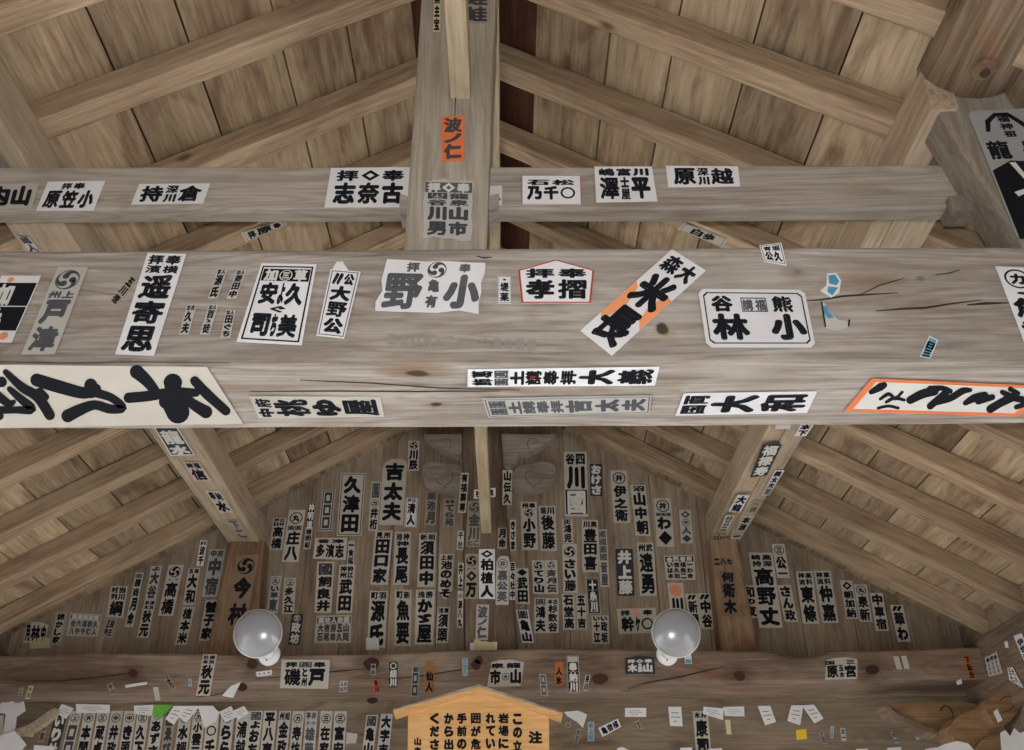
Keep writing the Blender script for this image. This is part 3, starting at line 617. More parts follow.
# reflector lamps
def lathe(prof, P, ax, n=40):
    ax = ax.normalized(); U = ax.cross(Vector((0,0,1))).normalized(); W = ax.cross(U); vs = []; fs = []
    for r, h in prof:
        for j in range(n): a = 2*math.pi*j/n; vs.append(P+ax*h+(U*math.cos(a)+W*math.sin(a))*max(r, 1e-4))
    for i in range(len(prof)-1):
        for j in range(n): k = (j+1)%n; fs.append((i*n+j, i*n+k, (i+1)*n+k, (i+1)*n+j))
    return vs, fs
M['ceramic'] = plain('white_porcelain', (.86,.86,.86), .25, 0, .5)
M['lens'] = plain('frosted_lens', (.36,.37,.39), .2, 0, .7, .1)
M['rim'] = plain('lamp_reflector_back', (.74,.76,.72), .3, 0, .5, .2)
for (bx, by, lx, ly, lr, side) in ((269.5,655,258,633.5,22,0), (667,655,676,633,22.8,1)):
    P0 = hit(bx, by, *SURF['E']); P1 = hit(lx, ly, Vector((0,5.44,0)), Vector((0,-1,0)))
    ax = (P1-P0); H = ax.length; ax.normalize()
    dep = P1.length; R = lr/FPX*dep*.985
    e = bpy.data.objects.new('reflector_lamp', None); COL.objects.link(e); e.location = P0
    tag(e, 'round grey reflector lamp mounted beside the swirl-crest gable post' if side == 0 else 'round grey reflector lamp between the gable column and the doubled purlin post', 'lamp', None, 'thing')
    b = 10.3/FPX*P0.length
    def part(nm, prof, mat, ax=ax, P=P0, off=Vector()):
        vs, fs = lathe(prof, P, ax); o = mesh_obj(nm, [v-P0 for v in vs], fs, mat, e, True); return o
    nb = Vector((0,-1,0))
    part('base', [(0,0),(b,0),(b,.012),(b*.93,.024),(0,.028)], M['ceramic'], nb)
    part('socket', [(0,.01),(.036,.01),(.040,.05),(.034,.09),(0,.09)], M['ceramic'])
    ax2 = (-(P1.normalized())*.75+ax*.35+Vector((0,0,-.12))).normalized()
    # cone back of the bulb, then its domed lens, tilted towards the hall
    part('reflector_cone', [(.03,-R*1.0),(R*.45,-R*.72),(R*.78,-R*.38),(R*.97,-.02),(R*1.035,0),(R*1.035,.006),(R*.99,.010)], M['rim'], ax2, P1)
    part('lens', [(R*1.0,.004)]+[(R*math.cos(t), .006+R*.30*math.sin(t)) for t in [k*math.pi/2/9 for k in range(10)]], M['lens'], ax2, P1)
    for i, (dx, dz) in enumerate(((-.5,.45),(.5,.1),(-.1,-.55))):
        vs, fs = lathe([(.005,.026),(.0045,.029),(0,.030)], P0+Vector((dx*b, 0, dz*b)), nb, 8); mesh_obj('screw', [v-P0 for v in vs], fs, M['crack'], e)

# notice board
def pp(x, y, Y): return hit(x, y, Vector((0,Y,0)), Vector((0,-1,0)))
def board_poly(pts, Y, t, nm, mat, parent):
    mb = MB(); mb.prism([pp(x, y, Y) for x, y in ccw(pts)], Vector((0,-1,0)), t); return mb.build(nm, mat, parent)
e = board_poly([(478.5,690),(549,711),(549.5,905),(407,905),(408,711)], 5.5, .03, 'notice_board', M['sign'], None)
for pts in ([(478.5,684.5),(393,709.5),(394.5,717),(478.5,691.5)], [(478.5,684.5),(478.5,691.5),(561.5,720.5),(563,713)]):
    board_poly(pts, 5.47, .07, 'roof_slat', M['sign'], e)
board_poly([(478.5,684.2),(393,709.2),(393,710.2),(478.5,686.6),(563,713.8),(563,712.6)], 5.46, .10, 'roof_edge', M['beam'], e)
mb2 = MB(); mb2.box(-.16, -.06, 5.505, 5.56, -1.6, 1.1); mb2.build('leg', M['sign'], e)
mb = MB(); PS = Vector((0,5.4985,0))
def put_text(s, cx, y0, w, pitch, mb):
    for i, ch in enumerate(s):
        V, F = glyph(ch); hh = pitch*.84
        mb.add([hit(cx-w/2+w*u-(y0+pitch*i-700)*(cx-488)/1950*0, y0+pitch*i+hh*v, PS, Vector((0,-1,0)))+Vector((0,-z,0)) for u, v, z in V], F)
for s, cx, y0, w, pt in (('注',535.5,731,14,15),('この立',517.5,713.5,9.5,13.4),('岩場に',503.5,713,10.5,12.6),('れてい',490.5,713,9.5,12.6),('囲が危',475.8,713,10,12.8),('手前の',461.8,713,10,12.8),('から出',448.8,713,9.5,13),('くださ',434.5,713,9.5,13),('山寺',417.6,737.5,7,9.5)):
    put_text(s, cx, y0, w, pt, mb)
mb.build('lettering', IM['k'], e)
T(e, 'orange house-shaped wooden notice board with handwritten columns in front of the tie log', 'notice board'); recenter(e)
e['kind'] = 'thing'
# ------------------------------------------------------------------ the pasted slips
Z = strip
GROUP[0] = 'slips pasted on the gable boards'
slip('G', [(25,623),(49,624),(46,643),(23,643)], '1.5月/3林/1.5中', shape='f', where='at the lowest gable corner above the paper heap', look='fan-shaped cream slip with one large character')
slip('G', [(30,639),(50,638),(50,648),(30,649)], '', 'y', where='covering the foot of the fan-shaped slip', look='blank buff note', name='paper_note', cat='note')
Z('G', 62,612,55,645,11, '錦 か し 家', 'immediately beside the fan-shaped slip', opt='b')
slip('G', [(71,613),(102,615),(98,637),(66,636)], 'n1#/#/#/#/# 3会八/六や/福や/朝む/久人', 'c', 'f', where='with a dark header bar above five columns, low on the gable', look='wide faded list slip')
slip('G', [(111,586),(128,586),(123,618),(107,617)], '1村/1当 1列/1川 2.4綱', where='above a short double one', look='cream slip with four small characters over one dense one')
slip('G', [(107,619),(117,619),(112,638),(101,637)], '正/目 列/庄', where='just under the slip with one dense character', opt='b')
Z('G', 140,573,129,627,8, '1# 2肆 2商 3月 3命', 'third narrow strip in from the lowest gable corner')
Z('G', 157,566,150.5,600,11, '1よ 3大 3谷', 'headed by a small curl above the 秋 slip', ink='f')
Z('G', 150.5,600,142.5,638,11.5, '1鉄/1横 1木/1浜 3秋 3元', 'ending in 元 on the lower gable boards')
Z('G', 176.5,565,165.5,616,15, '3* .8・/・ 4高 4橋', 'beside the slip headed by a small curl', ink='k')
Z('G', 204,540.5,200,566,7, '1麻/1布 2波 2千', 'highest one left of the swirl-crest post', paper='w')
Z('G', 194.5,568,189,605,12, '1五/1海 3大 3和', 'below the tiny one ending in 千')
Z('G', 189,607,181,645,12, '植 本 米', 'ending in 米 just above the tie log')
Z('G', 218,549,209.5,597,15.5, '1.2中/1.2府 3中 3宿', 'on the board next to the swirl-crest post', ink='f', paper='g')
Z('G', 212.5,600,205.5,641,14, '曽 子 家', 'ending in 家 beside the swirl-crest post')
slip('G', [(211,637),(223,635),(222,651),(213,652)], '', 'w', where='at the foot of the swirl-crest post above the tie log', look='small blank white note', name='paper_note', cat='note')
Z('P', 248,555,235,628,22, '2.6* 3今 .3_ 3村', 'on the brown post behind the lamp', paper='n', look='tall tan slip with swirl crest over two bold characters')
Z('G', 280,518,275.5,550,13, '1戸/1江 1日/1村 3高 3橋', 'second from the swirl-crest post ending in a bridge-like character')
Z('G', 297.5,510,290,562,16.5, '3@ 1#/# 3庄 3八', 'with an open final character 八')
Z('G', 312,503,307,549,7, 'n4神明道 1棟 1明 1組', 'with a dark upper half, thinnest of the upper group')
Z('G', 329,490,325,531,13, '□ □ □', 'beside the big one ending in 田', opt='B', ink='f', look='narrow cream slip with dark border and nearly blank panels')
Z('G', 353.5,473,349,536,25, '久 津 田', 'ending in 田 in the upper gable', opt='b', paper='c')
slip('G', [(315,538),(347,538),(346,560),(313,559)], '.8香/津 2.6多/濱/志', where='under the big bordered slip ending in 田', look='wide cream slip with three bold characters')
Z('G', 351.5,541,350.5,565,7, '一 食 延', 'beside the wide three-character one')
Z('G', 276.5,576,272,613,10.5, '2@ 1.4い 1.4草 3東', 'just above the lamp by the swirl-crest post', ink='f', paper='g')
Z('G', 290.5,578,288,614,12, '2@ 2多 2久 2江', 'ending in 江 above the lamp')
Z('G', 297.5,614,294,645,11.5, '2@ 3政 3坊', 'low beside the lamp', paper='k', ink='w')
Z('G', 326,562,323,613,17, '3# 2.7飼 2.7良 2.7井', 'with a dense grid block over three characters')
Z('G', 347.5,565,344,613,16, '1.3神/1.3鈴 1.3州/1.3江 3.4武 3.4田', 'ending in 田 and half below the wide three-character one', ink='k')
slip('G', [(316.5,616),(352,615),(351,643),(314,643)], 'n1#/坊/人/政/# 2.6大石/樹尾/藤幸/五久/山岡', 'c', 'f', where='just above the tie log near the lamp', look='squarish list slip with five short columns')
slip('H', [(331,645),(352,645),(352,651),(331,651)], '', 'w', where='flat on the tie log below the squarish list slip', look='small blank white label', name='paper_note', cat='note', lift=-.08)
Z('G', 376.5,482,373,531,9.5, '3# 1.5@ 2井 2桁', 'squeezed beside the rounded three-character slip')
Z('G', 395.5,459,391,525,24, '吉 太 夫', 'high on the gable', shape='o', look='large cream slip with rounded top and three very bold characters')
Z('G', 414,441,413,471,11, '2.4* 3川 3辰', 'topmost on the gable under the crossbeam')
Z('G', 412,498,410.5,527,12, '1戸/1江 3清 3人', 'beside the rounded three-character slip', paper='w', opt='b', shape='')
Z('G', 432,492,430,525,11, '1.4# 2池 2.4月', 'under the carved cloud ending in 月', paper='t', ink='f')
Z('G', 450,499,449,527,11.5, '1.2寿/1奉 2て 1.6ら 2苑', 'between carved cloud and gable column', paper='t', ink='f')
Z('G', 384,531,379,585,17.5, '1.3見/1.3所 3田 2.4口 3家', 'with two boxy characters, middle row of the gable')
Z('G', 403,532,401,585,16, '1.3池/1.3神 1神 3長 3尾', 'in the middle row between two wider ones, last character 尾')
Z('G', 428,533,426,587,17.5, '1.3新/1.3相 3須 3田 3中', 'in the middle row nearer the column, last character 中')
Z('G', 379,591,376,648,18, '1.3町/1.3羽 4源 4氏', 'in the bottom row ending in 氏 with a white note at its foot')
slip('G', [(366,638),(379,638),(379,650),(366,650)], '', 's', where='hiding the foot of the slip ending in 氏', look='small blank square white note', name='paper_note', cat='note', lift=.006)
Z('G', 403.5,590,402.5,646,16.5, '1.3町/1.3新 3.6魚 3.6要', 'in the bottom row ending in 要')
Z('G', 425.5,590,424,645,18.5, '1.3浅/1.3勝 2.6か 1.8ゞ 3.4屋', 'in the bottom row with two flowing kana')
Z('G', 447,554,445,599,14.5, '1.2上/1.2紺 2池 2の 2め 2そ', 'with a pointed foot beside the gable column', shape='v')
Z('G', 444,607,442,643,12.5, '1.1浅/1.1東 2.6須 2.6頭', 'in the bottom row nearest the gable column')
Z('C', 465,473,462,513,8, '有 福 壽 専', 'tilted on the edge of the gable column under the carved cloud')
Z('C', 461,531,460,550,6.5, '千 社', 'on the column edge, mid height', ink='f')
Z('C', 475,501,473,547,14, '2.6* 3金 3川 1.2と/こ', 'on the gable column behind the pale rail', paper='t', ink='f')
slip('C', [(474,490),(495.5,488),(495.5,497),(474,499)], '社/次/良', 'w', where='lying across the gable column behind the pale rail', look='small wide white slip')
Z('C', 507.5,470,507,505,9.5, '山 伝 久', 'on the column edge beneath the carved wing bracket')
Z('C', 513,520,513,551,5.5, 'き さ ま', 'on the outer column edge, mid height')
Z('C', 502.5,528,502,549,9, '月 命', 'on the gable column above the grey slip with bold crest', paper='t')
Z('C', 472,554,471,599,13.5, '2.4* .6・/・ 2.2D 3万', 'ending in 万 on the gable column', paper='t')
Z('C', 487,549,487,599,16, '1.8D 2.8柏 2.8植 2.8人', 'in the centre of the gable column', paper='w', opt='')
Z('C', 503,556,502,605,13, '2.4@ 2.4裏 2公 2.4英', 'with a dark round head on the gable column', paper='g', ink='f', shape='o')
Z('C', 512.5,562,512.5,600,6, '百 々 社 中', 'on the outer edge of the column beside the dark-headed slip')
Z('C', 461,563,460.5,588,5.5, '井 上', 'upper of two slivers on the inner column edge')
Z('C', 460.5,591,459.8,628,5.5, '@ 源 八 丸', 'lower of two slivers on the inner column edge')
Z('C', 483,604.5,481.5,640,12.5, '2波 1ノ 2仁', 'low on the gable column over the wrapped tag', paper='g', ink='f')
slip('C', [(470,643),(497,642),(497,655),(470,656)], '', 's', where='behind the tan folded tag at the column foot', look='blank white card', name='paper_note', cat='note', lift=.012)
slip('C', [(474,640),(494,642),(495,660),(474,657)], '', 'o' if False else 'y', shape='T', where='over a white card at the foot of the gable column', look='creased tan folded tag', name='folded_tag', cat='tag', lift=.02)
Z('G', 575,452,577,516.5,23, '1.7谷/1.7四 3.4川 n3.4國', 'whose last character is light inside a dark square')
Z('G', 596,464,596.5,496,12.5, 'お け さ', 'high beside the slip ending in a dark square', paper='k', ink='w', look='black slip with flowing white kana')
Z('G', 528.5,502,530,550,16, '1.2州/1.2奉 1.8* 3小 3.2野', 'beside the gable column under the carved cloud')
Z('G', 547,506,549,551,16.5, '1.4堀/1.8川 3後 3.4藤', 'with 川 at its head below the carved cloud')
Z('G', 567,519,568,543.5,10, '1正 2鴻 2児', 'directly beneath the slip ending in a dark square')
Z('G', 569.5,544,570.5,593,14.5, '3* 2.2さ 2.2い 2.6藤', 'second column of slips from the gable column edge board')
Z('G', 590,520,590.5,572,16.5, '1.4川/1.4奥 3豊 2.4田 3喜', 'with 田 in the middle and a dense last character')
Z('G', 602,530,605,587,9, '5#### 2音 2屋', 'thin and long beside the 田 one', ink='f')
Z('G', 522,568,523,604,13, '1.8M 3武 3田', 'with solid black lozenge head and ending in 田', look='tall cream slip')
Z('G', 522,610,528,643,12, '1.8# 2.6亀 2.2山', 'tilted and lowest beside the gable column foot', paper='w')
Z('G', 538,560.5,539.5,594,12.5, '2* 1.5て 1.5り 2山', 'of a twin pair, the one ending in 山')
Z('G', 551,560.5,552,594,12.5, '2* 2斉 1.5月 2.2伝', 'of a twin pair, the more faded one', ink='f')
Z('G', 540.5,598,540.5,633,12.5, '1.5# 3鴻 3夫', 'ending in 夫 in the bottom row')
Z('G', 552.8,598.5,552.8,633,12, '1.2本/1.2庄 2杉 2数 2.2谷', 'tucked against the one ending in 夫')
Z('G', 568,594,569.5,630,12.5, '石 堂 高', 'below a kana slip in the bottom row, worn edges')
Z('G', 581,594,582,630,12, '五 十 吉', 'with thin border and three sparse characters', opt='b')
Z('G', 592,578,594.5,614,12.5, 'n十 n糸 n川', 'with heavy black frame', opt='B')
Z('G', 600,615.5,601,644,17, '1い/1い 2.2十/政 2.2江/坂', 'holding two parallel columns low on the boards')
Z('G', 618.5,470.5,622,523,16.5, '3@ 2.8伊 2.4之 2.8衛', 'with big ring crest on the upper boards')
Z('G', 638,485,643,536,15, '1.2沼 3山 2.6中 3朝', 'with a torn head over three bold characters', shape='')
Z('G', 662,498.5,666,547,17.5, '3@ .8#/#/# 3わ 3.4M', 'ending in a black lozenge')
Z('G', 685,510,687,543.5,12, 'D @ 人 M', 'highest one next to the doubled purlin post', ink='f', paper='c')
Z('G', 624,549,626,596,17.5, '井 上 藤', 'with three large reversed characters', paper='k', ink='w', shape='r')
Z('G', 645,543,648.5,596,17, '1.3州/1.3武 3.4遠 3.4勇', 'immediately beside the large black slip')
slip('G', [(664,556),(694,555),(695.5,580),(666,580)], 'n1会/巴/者/所 3いは本/徳久助/橘良二/一わ命', where='with a black header above four columns', look='squarish cream list slip')
Z('G', 675,583,678,615,15.5, '2.4E 3川', 'just above the lamp', look='cream slip with a round red crest')
slip('G', [(617,609),(655,608),(657,633),(619,634)], '1拝/E/奉 2.6幹/1ヶ/2.4O', where='beside the lamp, ending in a big open ring', look='wide cream slip with orange seal')
Z('G', 691,594,696,628,11.5, '1〃 2.5新 2.5屋', 'directly above the lamp on the doubled purlin side')
Z('G', 704,593.5,708,629,13, '1〃 2.5中 2.5谷', 'ending in 谷 beside the brown post')
Z('P', 727,571,731,616,16, '2何 3衛 3木', 'on the brown post under the doubled purlin', paper='d', look='weathered brown slip with dark characters')
slip('P', [(712,558),(733,558),(734,565),(713,566)], '二/八/七', 'd', where='at the top of the brown post under the doubled purlin', look='small wide brown slip')
Z('G', 760.5,553,771,628,24, '1.2崎/1.2高 1.2持/1.2深 3.6高 3.6野 3.6丈', 'ending in 丈', look='largest tall cream slip beyond the doubled purlin post')
Z('G', 748,585.5,752,618,13.5, '2和 1の 2友', 'tucked beside the largest one ending in 丈', paper='p')
Z('G', 778,544,783.5,578,12.5, '2.4@ 3公 1.6一', 'ending in a single stroke 一')
Z('G', 784,585,791.5,622,13.5, 'さ ん 政', 'under the one ending in a single stroke')
Z('G', 804,571.5,811,624,16.5, '1.2神/1.2高 1.2流/1.2料 3.4東 3.4條', 'first of a taller joined pair, ending in 條')
Z('G', 822,571,830.5,623,16.5, '1.2神/1.2草 1.2流/1.2料 3.4仲 3.4嘉', 'second of a taller joined pair, ending in 嘉')
Z('G', 846,580.5,852,619,12, '2.2D 2朝 2加 2.4納', 'with an open lozenge head on the low end boards')
Z('G', 860,584.5,866,622,13, '2.4@ 3泉 3新', 'next to the slip with an open lozenge head')
Z('G', 876,593,882.5,631,13, '中 車 宿', 'last but one towards the far corner of the gable')
Z('G', 896,605,904.5,642,13, '1〃 2.5華 2.5わ', 'last one in the far corner of the gable')

GROUP[0] = 'slips pasted on the tie log'
Z('E', 210,654.5,203,696,14, '1社/1横 1本/1浜 3.4秋 3.4元', 'alone on the tie log below the swirl-crest post')
Z('E', 166,676,173.5,689,5, 'つ 楽 ち つ', 'tilted on the tie log, dark and tiny', paper='t')
Z('E', 190,679,190,686.5,3.5, '水', 'a tiny one near the tilted dark one', paper='g', ink='b', look='tiny grey scrap with blue marks')
slip('E', [(125.5,685),(147,682),(147,684.5),(126,688)], '', 's', where='lying nearly level below the first peg hole', look='thin blank white strip', name='paper_scrap', cat='paper scrap')
Z('E', 155.5,687,158,700.5,5, '', 'standing upright under the tilted dark slip', look='thin blank whitish strip', name='paper_scrap', cat='paper scrap')
Z('E', 109.5,684,114,694,6, '寺 山', 'on the tie log below the grid list slip', paper='t', ink='f')
Z('E', 31.5,686,27.5,699,4.5, '小 川', 'nearest the end of the tie log with the papers heap', paper='y')
Z('E', 22,687,20,696,4, '二 人', 'second from the tie log end', paper='t', ink='f')
slip('E', [(231,686),(241,682),(233,698),(222,696)], '', 's', where='curling from a peg hole under the lamp', look='curled blank whitish paper', name='paper_scrap', cat='paper scrap')
slip('E', [(256,672),(272,670),(272,675),(257,677)], '・/・/・', 'w', 'f', where='under the white lamp base by the swirl-crest post', look='small pale label')
slip('E', [(282,660),(330,660),(328,689),(279.5,688)], '1拝/#/奉 3磯/1と州/3戸', 'c', shape='', where='on the tie log with three header marks', look='wide worn cream slip with two broad characters')
Z('E', 344,681,343,692,8, '人山/大川', 'between wide worn slip and knot', paper='g', ink='f')
Z('E', 373.5,664,373,675,5, '中 心', 'inside the dark peg hole', paper='e')
Z('E', 375.5,679.5,377.5,693,5, '谷 川', 'below the slip inside the peg hole', paper='R', look='tiny red-edged slip')
Z('E', 393.5,662,393,687.5,8.5, '1.6O 2細 2川', 'ring at its head, on the tie log', paper='k', ink='w')
Z('E', 416,666,414.5,697,8, '1御 □ □', 'between the ring-headed black one and the brown one', paper='e', opt='b', ink='f')
Z('E', 430,661,429,693,9.5, '1.8_ 2仙 2人', 'on the tie log above the notice board slope', paper='B')
Z('E', 465,658,465,676,5.5, '三 世 八', 'beside the gable column foot', paper='g', ink='b')
slip('E', [(487,662),(524,661),(524,686),(487,687)], '1.1泉/1.1龍 3市/2@/3山', 'c', shape='f', where='just above the notice board peak', look='wide pale slip with round crest between two bold characters')
Z('E', 559,662,559,685.5,8, '1_ 2人 2氷', 'with small dark characters on the tie log', paper='O')
Z('E', 542.5,674,544.5,696,7, '□ □', 'framed, just before the rust-red one', paper='g', opt='b', ink='f')
Z('E', 572.5,656,574,693.5,12, '1_ n2奉 n2納 n2川', 'next to the rust-red one', opt='b')
Z('E', 588,675,585,691,5, '長 川', 'slanting beside the wide peg hole')
slip('E', [(625,656),(654,655),(655,674),(625.5,674)], '1拝/D/奉 2.2木/1品/2.2山', 'k', 'w', shape='P', where='on the tie log beside the lamp base', look='black gabled slip with white characters')
Z('E', 687.5,654.5,688.5,664,7, '1_ 1Q', 'just beside the lamp', paper='w', ink='b', look='tiny white and teal label')
slip('E', [(822,660),(857,658),(860,679),(825,680)], '1国/_/三 3原/1.3玉木/3宮', 'c', shape='f', where='towards the far end of the tie log', look='wide cream slip with arched top')
Z('E', 895.5,656.5,899.5,669.5,5.5, '', 'first of two parallel blanks beyond the last peg hole', look='narrow blank white strip', name='paper_scrap', cat='paper scrap')
Z('E', 903.5,656,907,669,5.5, '', 'second of two parallel blanks beyond the last peg hole', look='narrow blank white strip', name='paper_scrap', cat='paper scrap')
Z('E', 966,656,973,679,6.5, '下 駄 分', 'at the very end of the tie log by the corner', paper='O')
slip('E', [(956,681),(961,679),(962,684),(957,685)], '', 's', where='near the corner end of the tie log', look='tiny blank white scrap', name='paper_scrap', cat='paper scrap')

GROUP[0] = 'slips in the row below the tie log'
low = [(62,52,12,'2い 2り 2社','k','w','first in the low row','black slip with flowing white characters'),
 (77,67,11,'1.6@ □ □','c','f','second in the low row with empty panels',None),(90.5,82.5,11.5,'1.6@ 2本 2間','c','k','third in the low row ending in 間',None),
 (104,97,11.5,'1.6@ 2蔵 2貞','c','k','fourth in the low row ending in 貞',None),(117.5,111,11.5,'1.6@ 2井 2政','c','k','fifth in the low row, its middle character 井',None),
 (131,125,11.5,'1.6@ 2き 2頭','c','k','sixth in the low row with one kana',None),(144,138.5,11.5,'1.6@ 2久 2下','c','k','seventh in the low row ending in 下',None),
 (158.5,153,12,'1.4@ 2あ 2ず 2さ','c','k','below the bright green paper, three kana',None),(171.5,166.5,10,'□ ゑ び','t','f','between the green paper and the ending-in-water one',None),
 (186.5,181,12.5,'1.6@ 2水 2調','c','k','with 水 under the leaning white cards',None),(200,195.5,12,'1.6@ 1.6小 2雲 1.6三','c','k','with four stacked marks ending in 三',None),
 (213.5,210,12.5,'1.4_ 1.8O 2.2千','c','k','with an open ring above 千',None),(228.5,225,12.5,'1.6@ 2ら 2ら','c','k','with one kana written twice',None),
 (244,240.5,12.5,'1.2_ 2.4浦 2.4越','c','k','below the last pair of leaning white cards',None),(257,253,12.5,'1.3# 1.2よ 2お 2ち','c','k','three kana under a square crest',None),
 (271,267.5,13,'2平 2八 2東','c','k','with 八 between two dense characters',None),(285.5,282,12,'1.2州/1.2相 2.4金 2.4政','c','k','with 金 in the low row',None),
 (299,295.5,11.5,'1.8@ 2寿 2坊','c','k','ending in 坊 in the low row',None),(312,309.5,12,'1.2亭/1.2井 1@/@ 2.2雄 2.2藤','g','f','most faded in the low row',None),
 (327,324.5,12,'1.8@ 2在 2家','c','k','last but one of the unbroken low row',None),(341,339,12.5,'1.8@ 2富 2安','c','k','last of the unbroken low row',None)]
for xt, xb, w, tx, pa, ik, wh, lk in low:
    yt = 711 if xt > 70 else 712
    Z('L', xt-.2, yt, xb-1.2, 758, w, tx, wh, paper=pa, ink=ik, look=lk or (None))
slip('L', [(347,732),(358,734),(356,743),(346,744)], '', 'g', shape='T', where='beside the last slip of the unbroken low row', look='torn whitish paper remnant', name='paper_scrap', cat='paper scrap')
Z('L', 372.5,715,367,758,11.5, '1.8# 2.4亀 2.4山', 'standing apart between low row and notice board', paper='c')
Z('L', 387,714,382.5,758,12, '大 字 吉', 'closest to the notice board in the low row', paper='g')
Z('L', 700,711,704,758,15, '1.1木/1.1弁 3康 3司', 'alone below the tie log beyond the hanging cards', paper='c')
slip('L', [(598,728),(618,718.5),(621,727),(602.5,737)], '亀/宿/橘', 'w', where='tilted upward below the tie log', look='small white slip with three boxy characters')
Z('L', 591,722,591,741,6.5, '水 上 組', 'upright beside the tilted white one', paper='g', ink='b')
Z('L', 568,717,568,728,5.5, '川 人', 'faint one under the folded hanging card', paper='t', ink='f')
Z('L', 579,729,576,743,4.5, '大 正', 'faint one slanting below the folded hanging card', paper='t', ink='f')
Z('L', 636,719,641,729,3.5, '二 八', 'tiny dark one under the level hanging card', paper='e')
Z('L', 727.5,720,729,734.5,5, '', 'under the joined pair of hanging cards', paper='y', look='narrow blank buff strip', name='paper_scrap', cat='paper scrap')
slip('L', [(796,730),(806,729),(807,739),(796.5,740)], '', 'Y', where='stuck to the wall below the tie log', look='bright yellow square note', name='paper_note', cat='note')
Z('L', 820.5,732,825,744,4.5, '三 四', 'first of three small ones past the yellow note', paper='e', ink='f')
Z('L', 832.3,726,831.5,738,3.5, '人 水', 'bluish tiny one past the yellow note', paper='g', ink='b')
Z('L', 842.5,728,844,741,5, '太 一', 'third of three small ones past the yellow note', paper='g', ink='f')
Z('L', 892,732,897,743.5,3.5, '川 一', 'dark sliver before the beast-head beam end', paper='e')
Z('L', 912,728,919,740,4.5, '小 大', 'closest to the beast-head beam end', paper='e', ink='w')
Z('L', 36,724,31,737,4, '山 一', 'tiny one beside the heap of papers', paper='y')
Z('L', 45,722,41,742,5, '奉 拝', 'just before the low row begins', paper='t', ink='f')

GROUP[0] = 'white cards tucked under the tie log'
def card(pts, where, look='blank white card', paper='s', surf='H', lift=0, lines=True):
    P, N = SURF[surf]; NSLIP[0] += 1; b = .002*(NSLIP[0]%4); P = P+N*lift
    if surf == 'H': b += .0
    w = [hit(x, y, P, N)+N*b for x, y in ccw(pts)]
    mb = MB(); mb.prism(w, N, .001); o = mb.build('paper_card', PM[paper])
    if lines and len(pts) == 4:
        m2 = MB(); q = [hit(x, y, P, N)+N*(b+.0006) for x, y in pts]
        at = lambda u, v: q[0]*(1-u)*(1-v)+q[1]*u*(1-v)+q[2]*u*v+q[3]*(1-u)*v
        for k, (a, c) in enumerate(((.2,.75),(.15,.85),(.3,.6))):
            v = .3+.22*k; m2.add([at(a, v), at(c, v), at(c, v+.035), at(a, v+.035)], [(0,1,2,3)])
        m2.build('printed_lines', IM['f'], o)
    tag(o, f'{look} {where}', 'card', GROUP[0]); recenter(o)
card([(564,712),(578,710.5),(587,714.5),(583,728),(577,722),(567,716)], 'tucked beside the notice board roof', 'folded white card')
card([(625,708),(646,708),(646,717),(625,717)], 'level under the tie log before the upright one', 'wide cream card', 'w')
card([(668,707),(681,707),(682.5,726.5),(670,726)], 'upright under the tie log near the lamp')
card([(703.5,706.5),(723.5,708.5),(723,720),(703,714)], 'first of a joined pair, drooping', 'wide white card')
card([(723,707),(744,706.5),(744.5,716.5),(725,716)], 'second of a joined pair, level', 'wide white card')
card([(757.5,706),(770,706),(776,722),(765,725.5)], 'hanging tilted between the joined pair and the cream one')
card([(791,705.5),(803,705.5),(800,725.5),(787,721)], 'hanging above the yellow note', 'greyish cream card', 'w')
card([(802,705.5),(814,704.5),(823.5,718.5),(814.5,723.5)], 'crossing the greyish cream one, blue print', 'white slanting card')
card([(62,704),(74,708.5),(66,719),(56,713)], 'over the first slip of the low row', 'tilted white card')
card([(76,704),(110,705),(110,713),(77,713)], 'over the second and third slips of the low row', 'long level white card', lift=.004)
card([(134,706),(154,705),(152,716),(135,714)], 'next to the bright green paper', 'level white card')
card([(154,705),(173,705),(160,719),(152,714)], 'tucked under the tie log', 'bright green folded paper', 'G', lines=False, lift=.005)
card([(174,706),(186,706),(174,725),(165.5,719)], 'first leaning one past the green paper')
card([(186,706),(200,706),(186.5,723),(178.5,717)], 'second leaning one past the green paper', 'pinkish white card')
card([(198,706),(213,706),(219.5,713),(216,722),(204.5,728)], 'largest hanging one past the green paper', 'five-cornered white paper', lines=False)
card([(219,712),(231,706),(237,717),(225,722.5)], 'first of the last leaning pair')
card([(233,711),(244,706),(249,713),(238,720)], 'second of the last leaning pair')
GROUP[0] = 'heap of white papers in the corner'
card([(10,702),(13,700),(15,703),(20,703),(24,701),(26,711),(17,717),(15,737),(3,736),(6,714),(-8,712),(-8,704)], 'topmost at the corner end of the tie log', 'irregular crumpled white paper', 'w', lines=False, lift=.02)
card([(15,731),(19,735),(27,745),(21,752),(-5,754),(-5,738)], 'below the topmost crumpled one in the corner', 'folded white paper', 'w', lines=False, lift=.028)
card([(34,745),(54,746.5),(54,756),(33,756)], 'by the photo edge under the crooked stick', 'level white paper', lines=False)
card([(-8,716),(4,715),(3,736),(-8,736)], 'standing beside the crumpled ones in the corner', 'reddish tan paper', 'p', lines=False, lift=.012)
GROUP[0] = 'papers piled along the wall foot'
for pts, wh in (([(617,748.5),(622,747),(629,750),(629,758),(617,758)], 'below the tilted three-character slip'), ([(680,748),(692,747.5),(692,758),(680,758)], 'beside the foot of the 司 slip, nearer the lamp'),
                ([(708,749),(722,748),(722,758),(707,758)], 'just past the foot of the 司 slip'), ([(856,749),(868,748.5),(868,758),(856,758)], 'below the small ones past the yellow note'), ([(887,748),(901,747),(901,758),(887,758)], 'under the dark sliver slip')):
    card(pts, wh, 'upper edge of a white paper', lines=False)
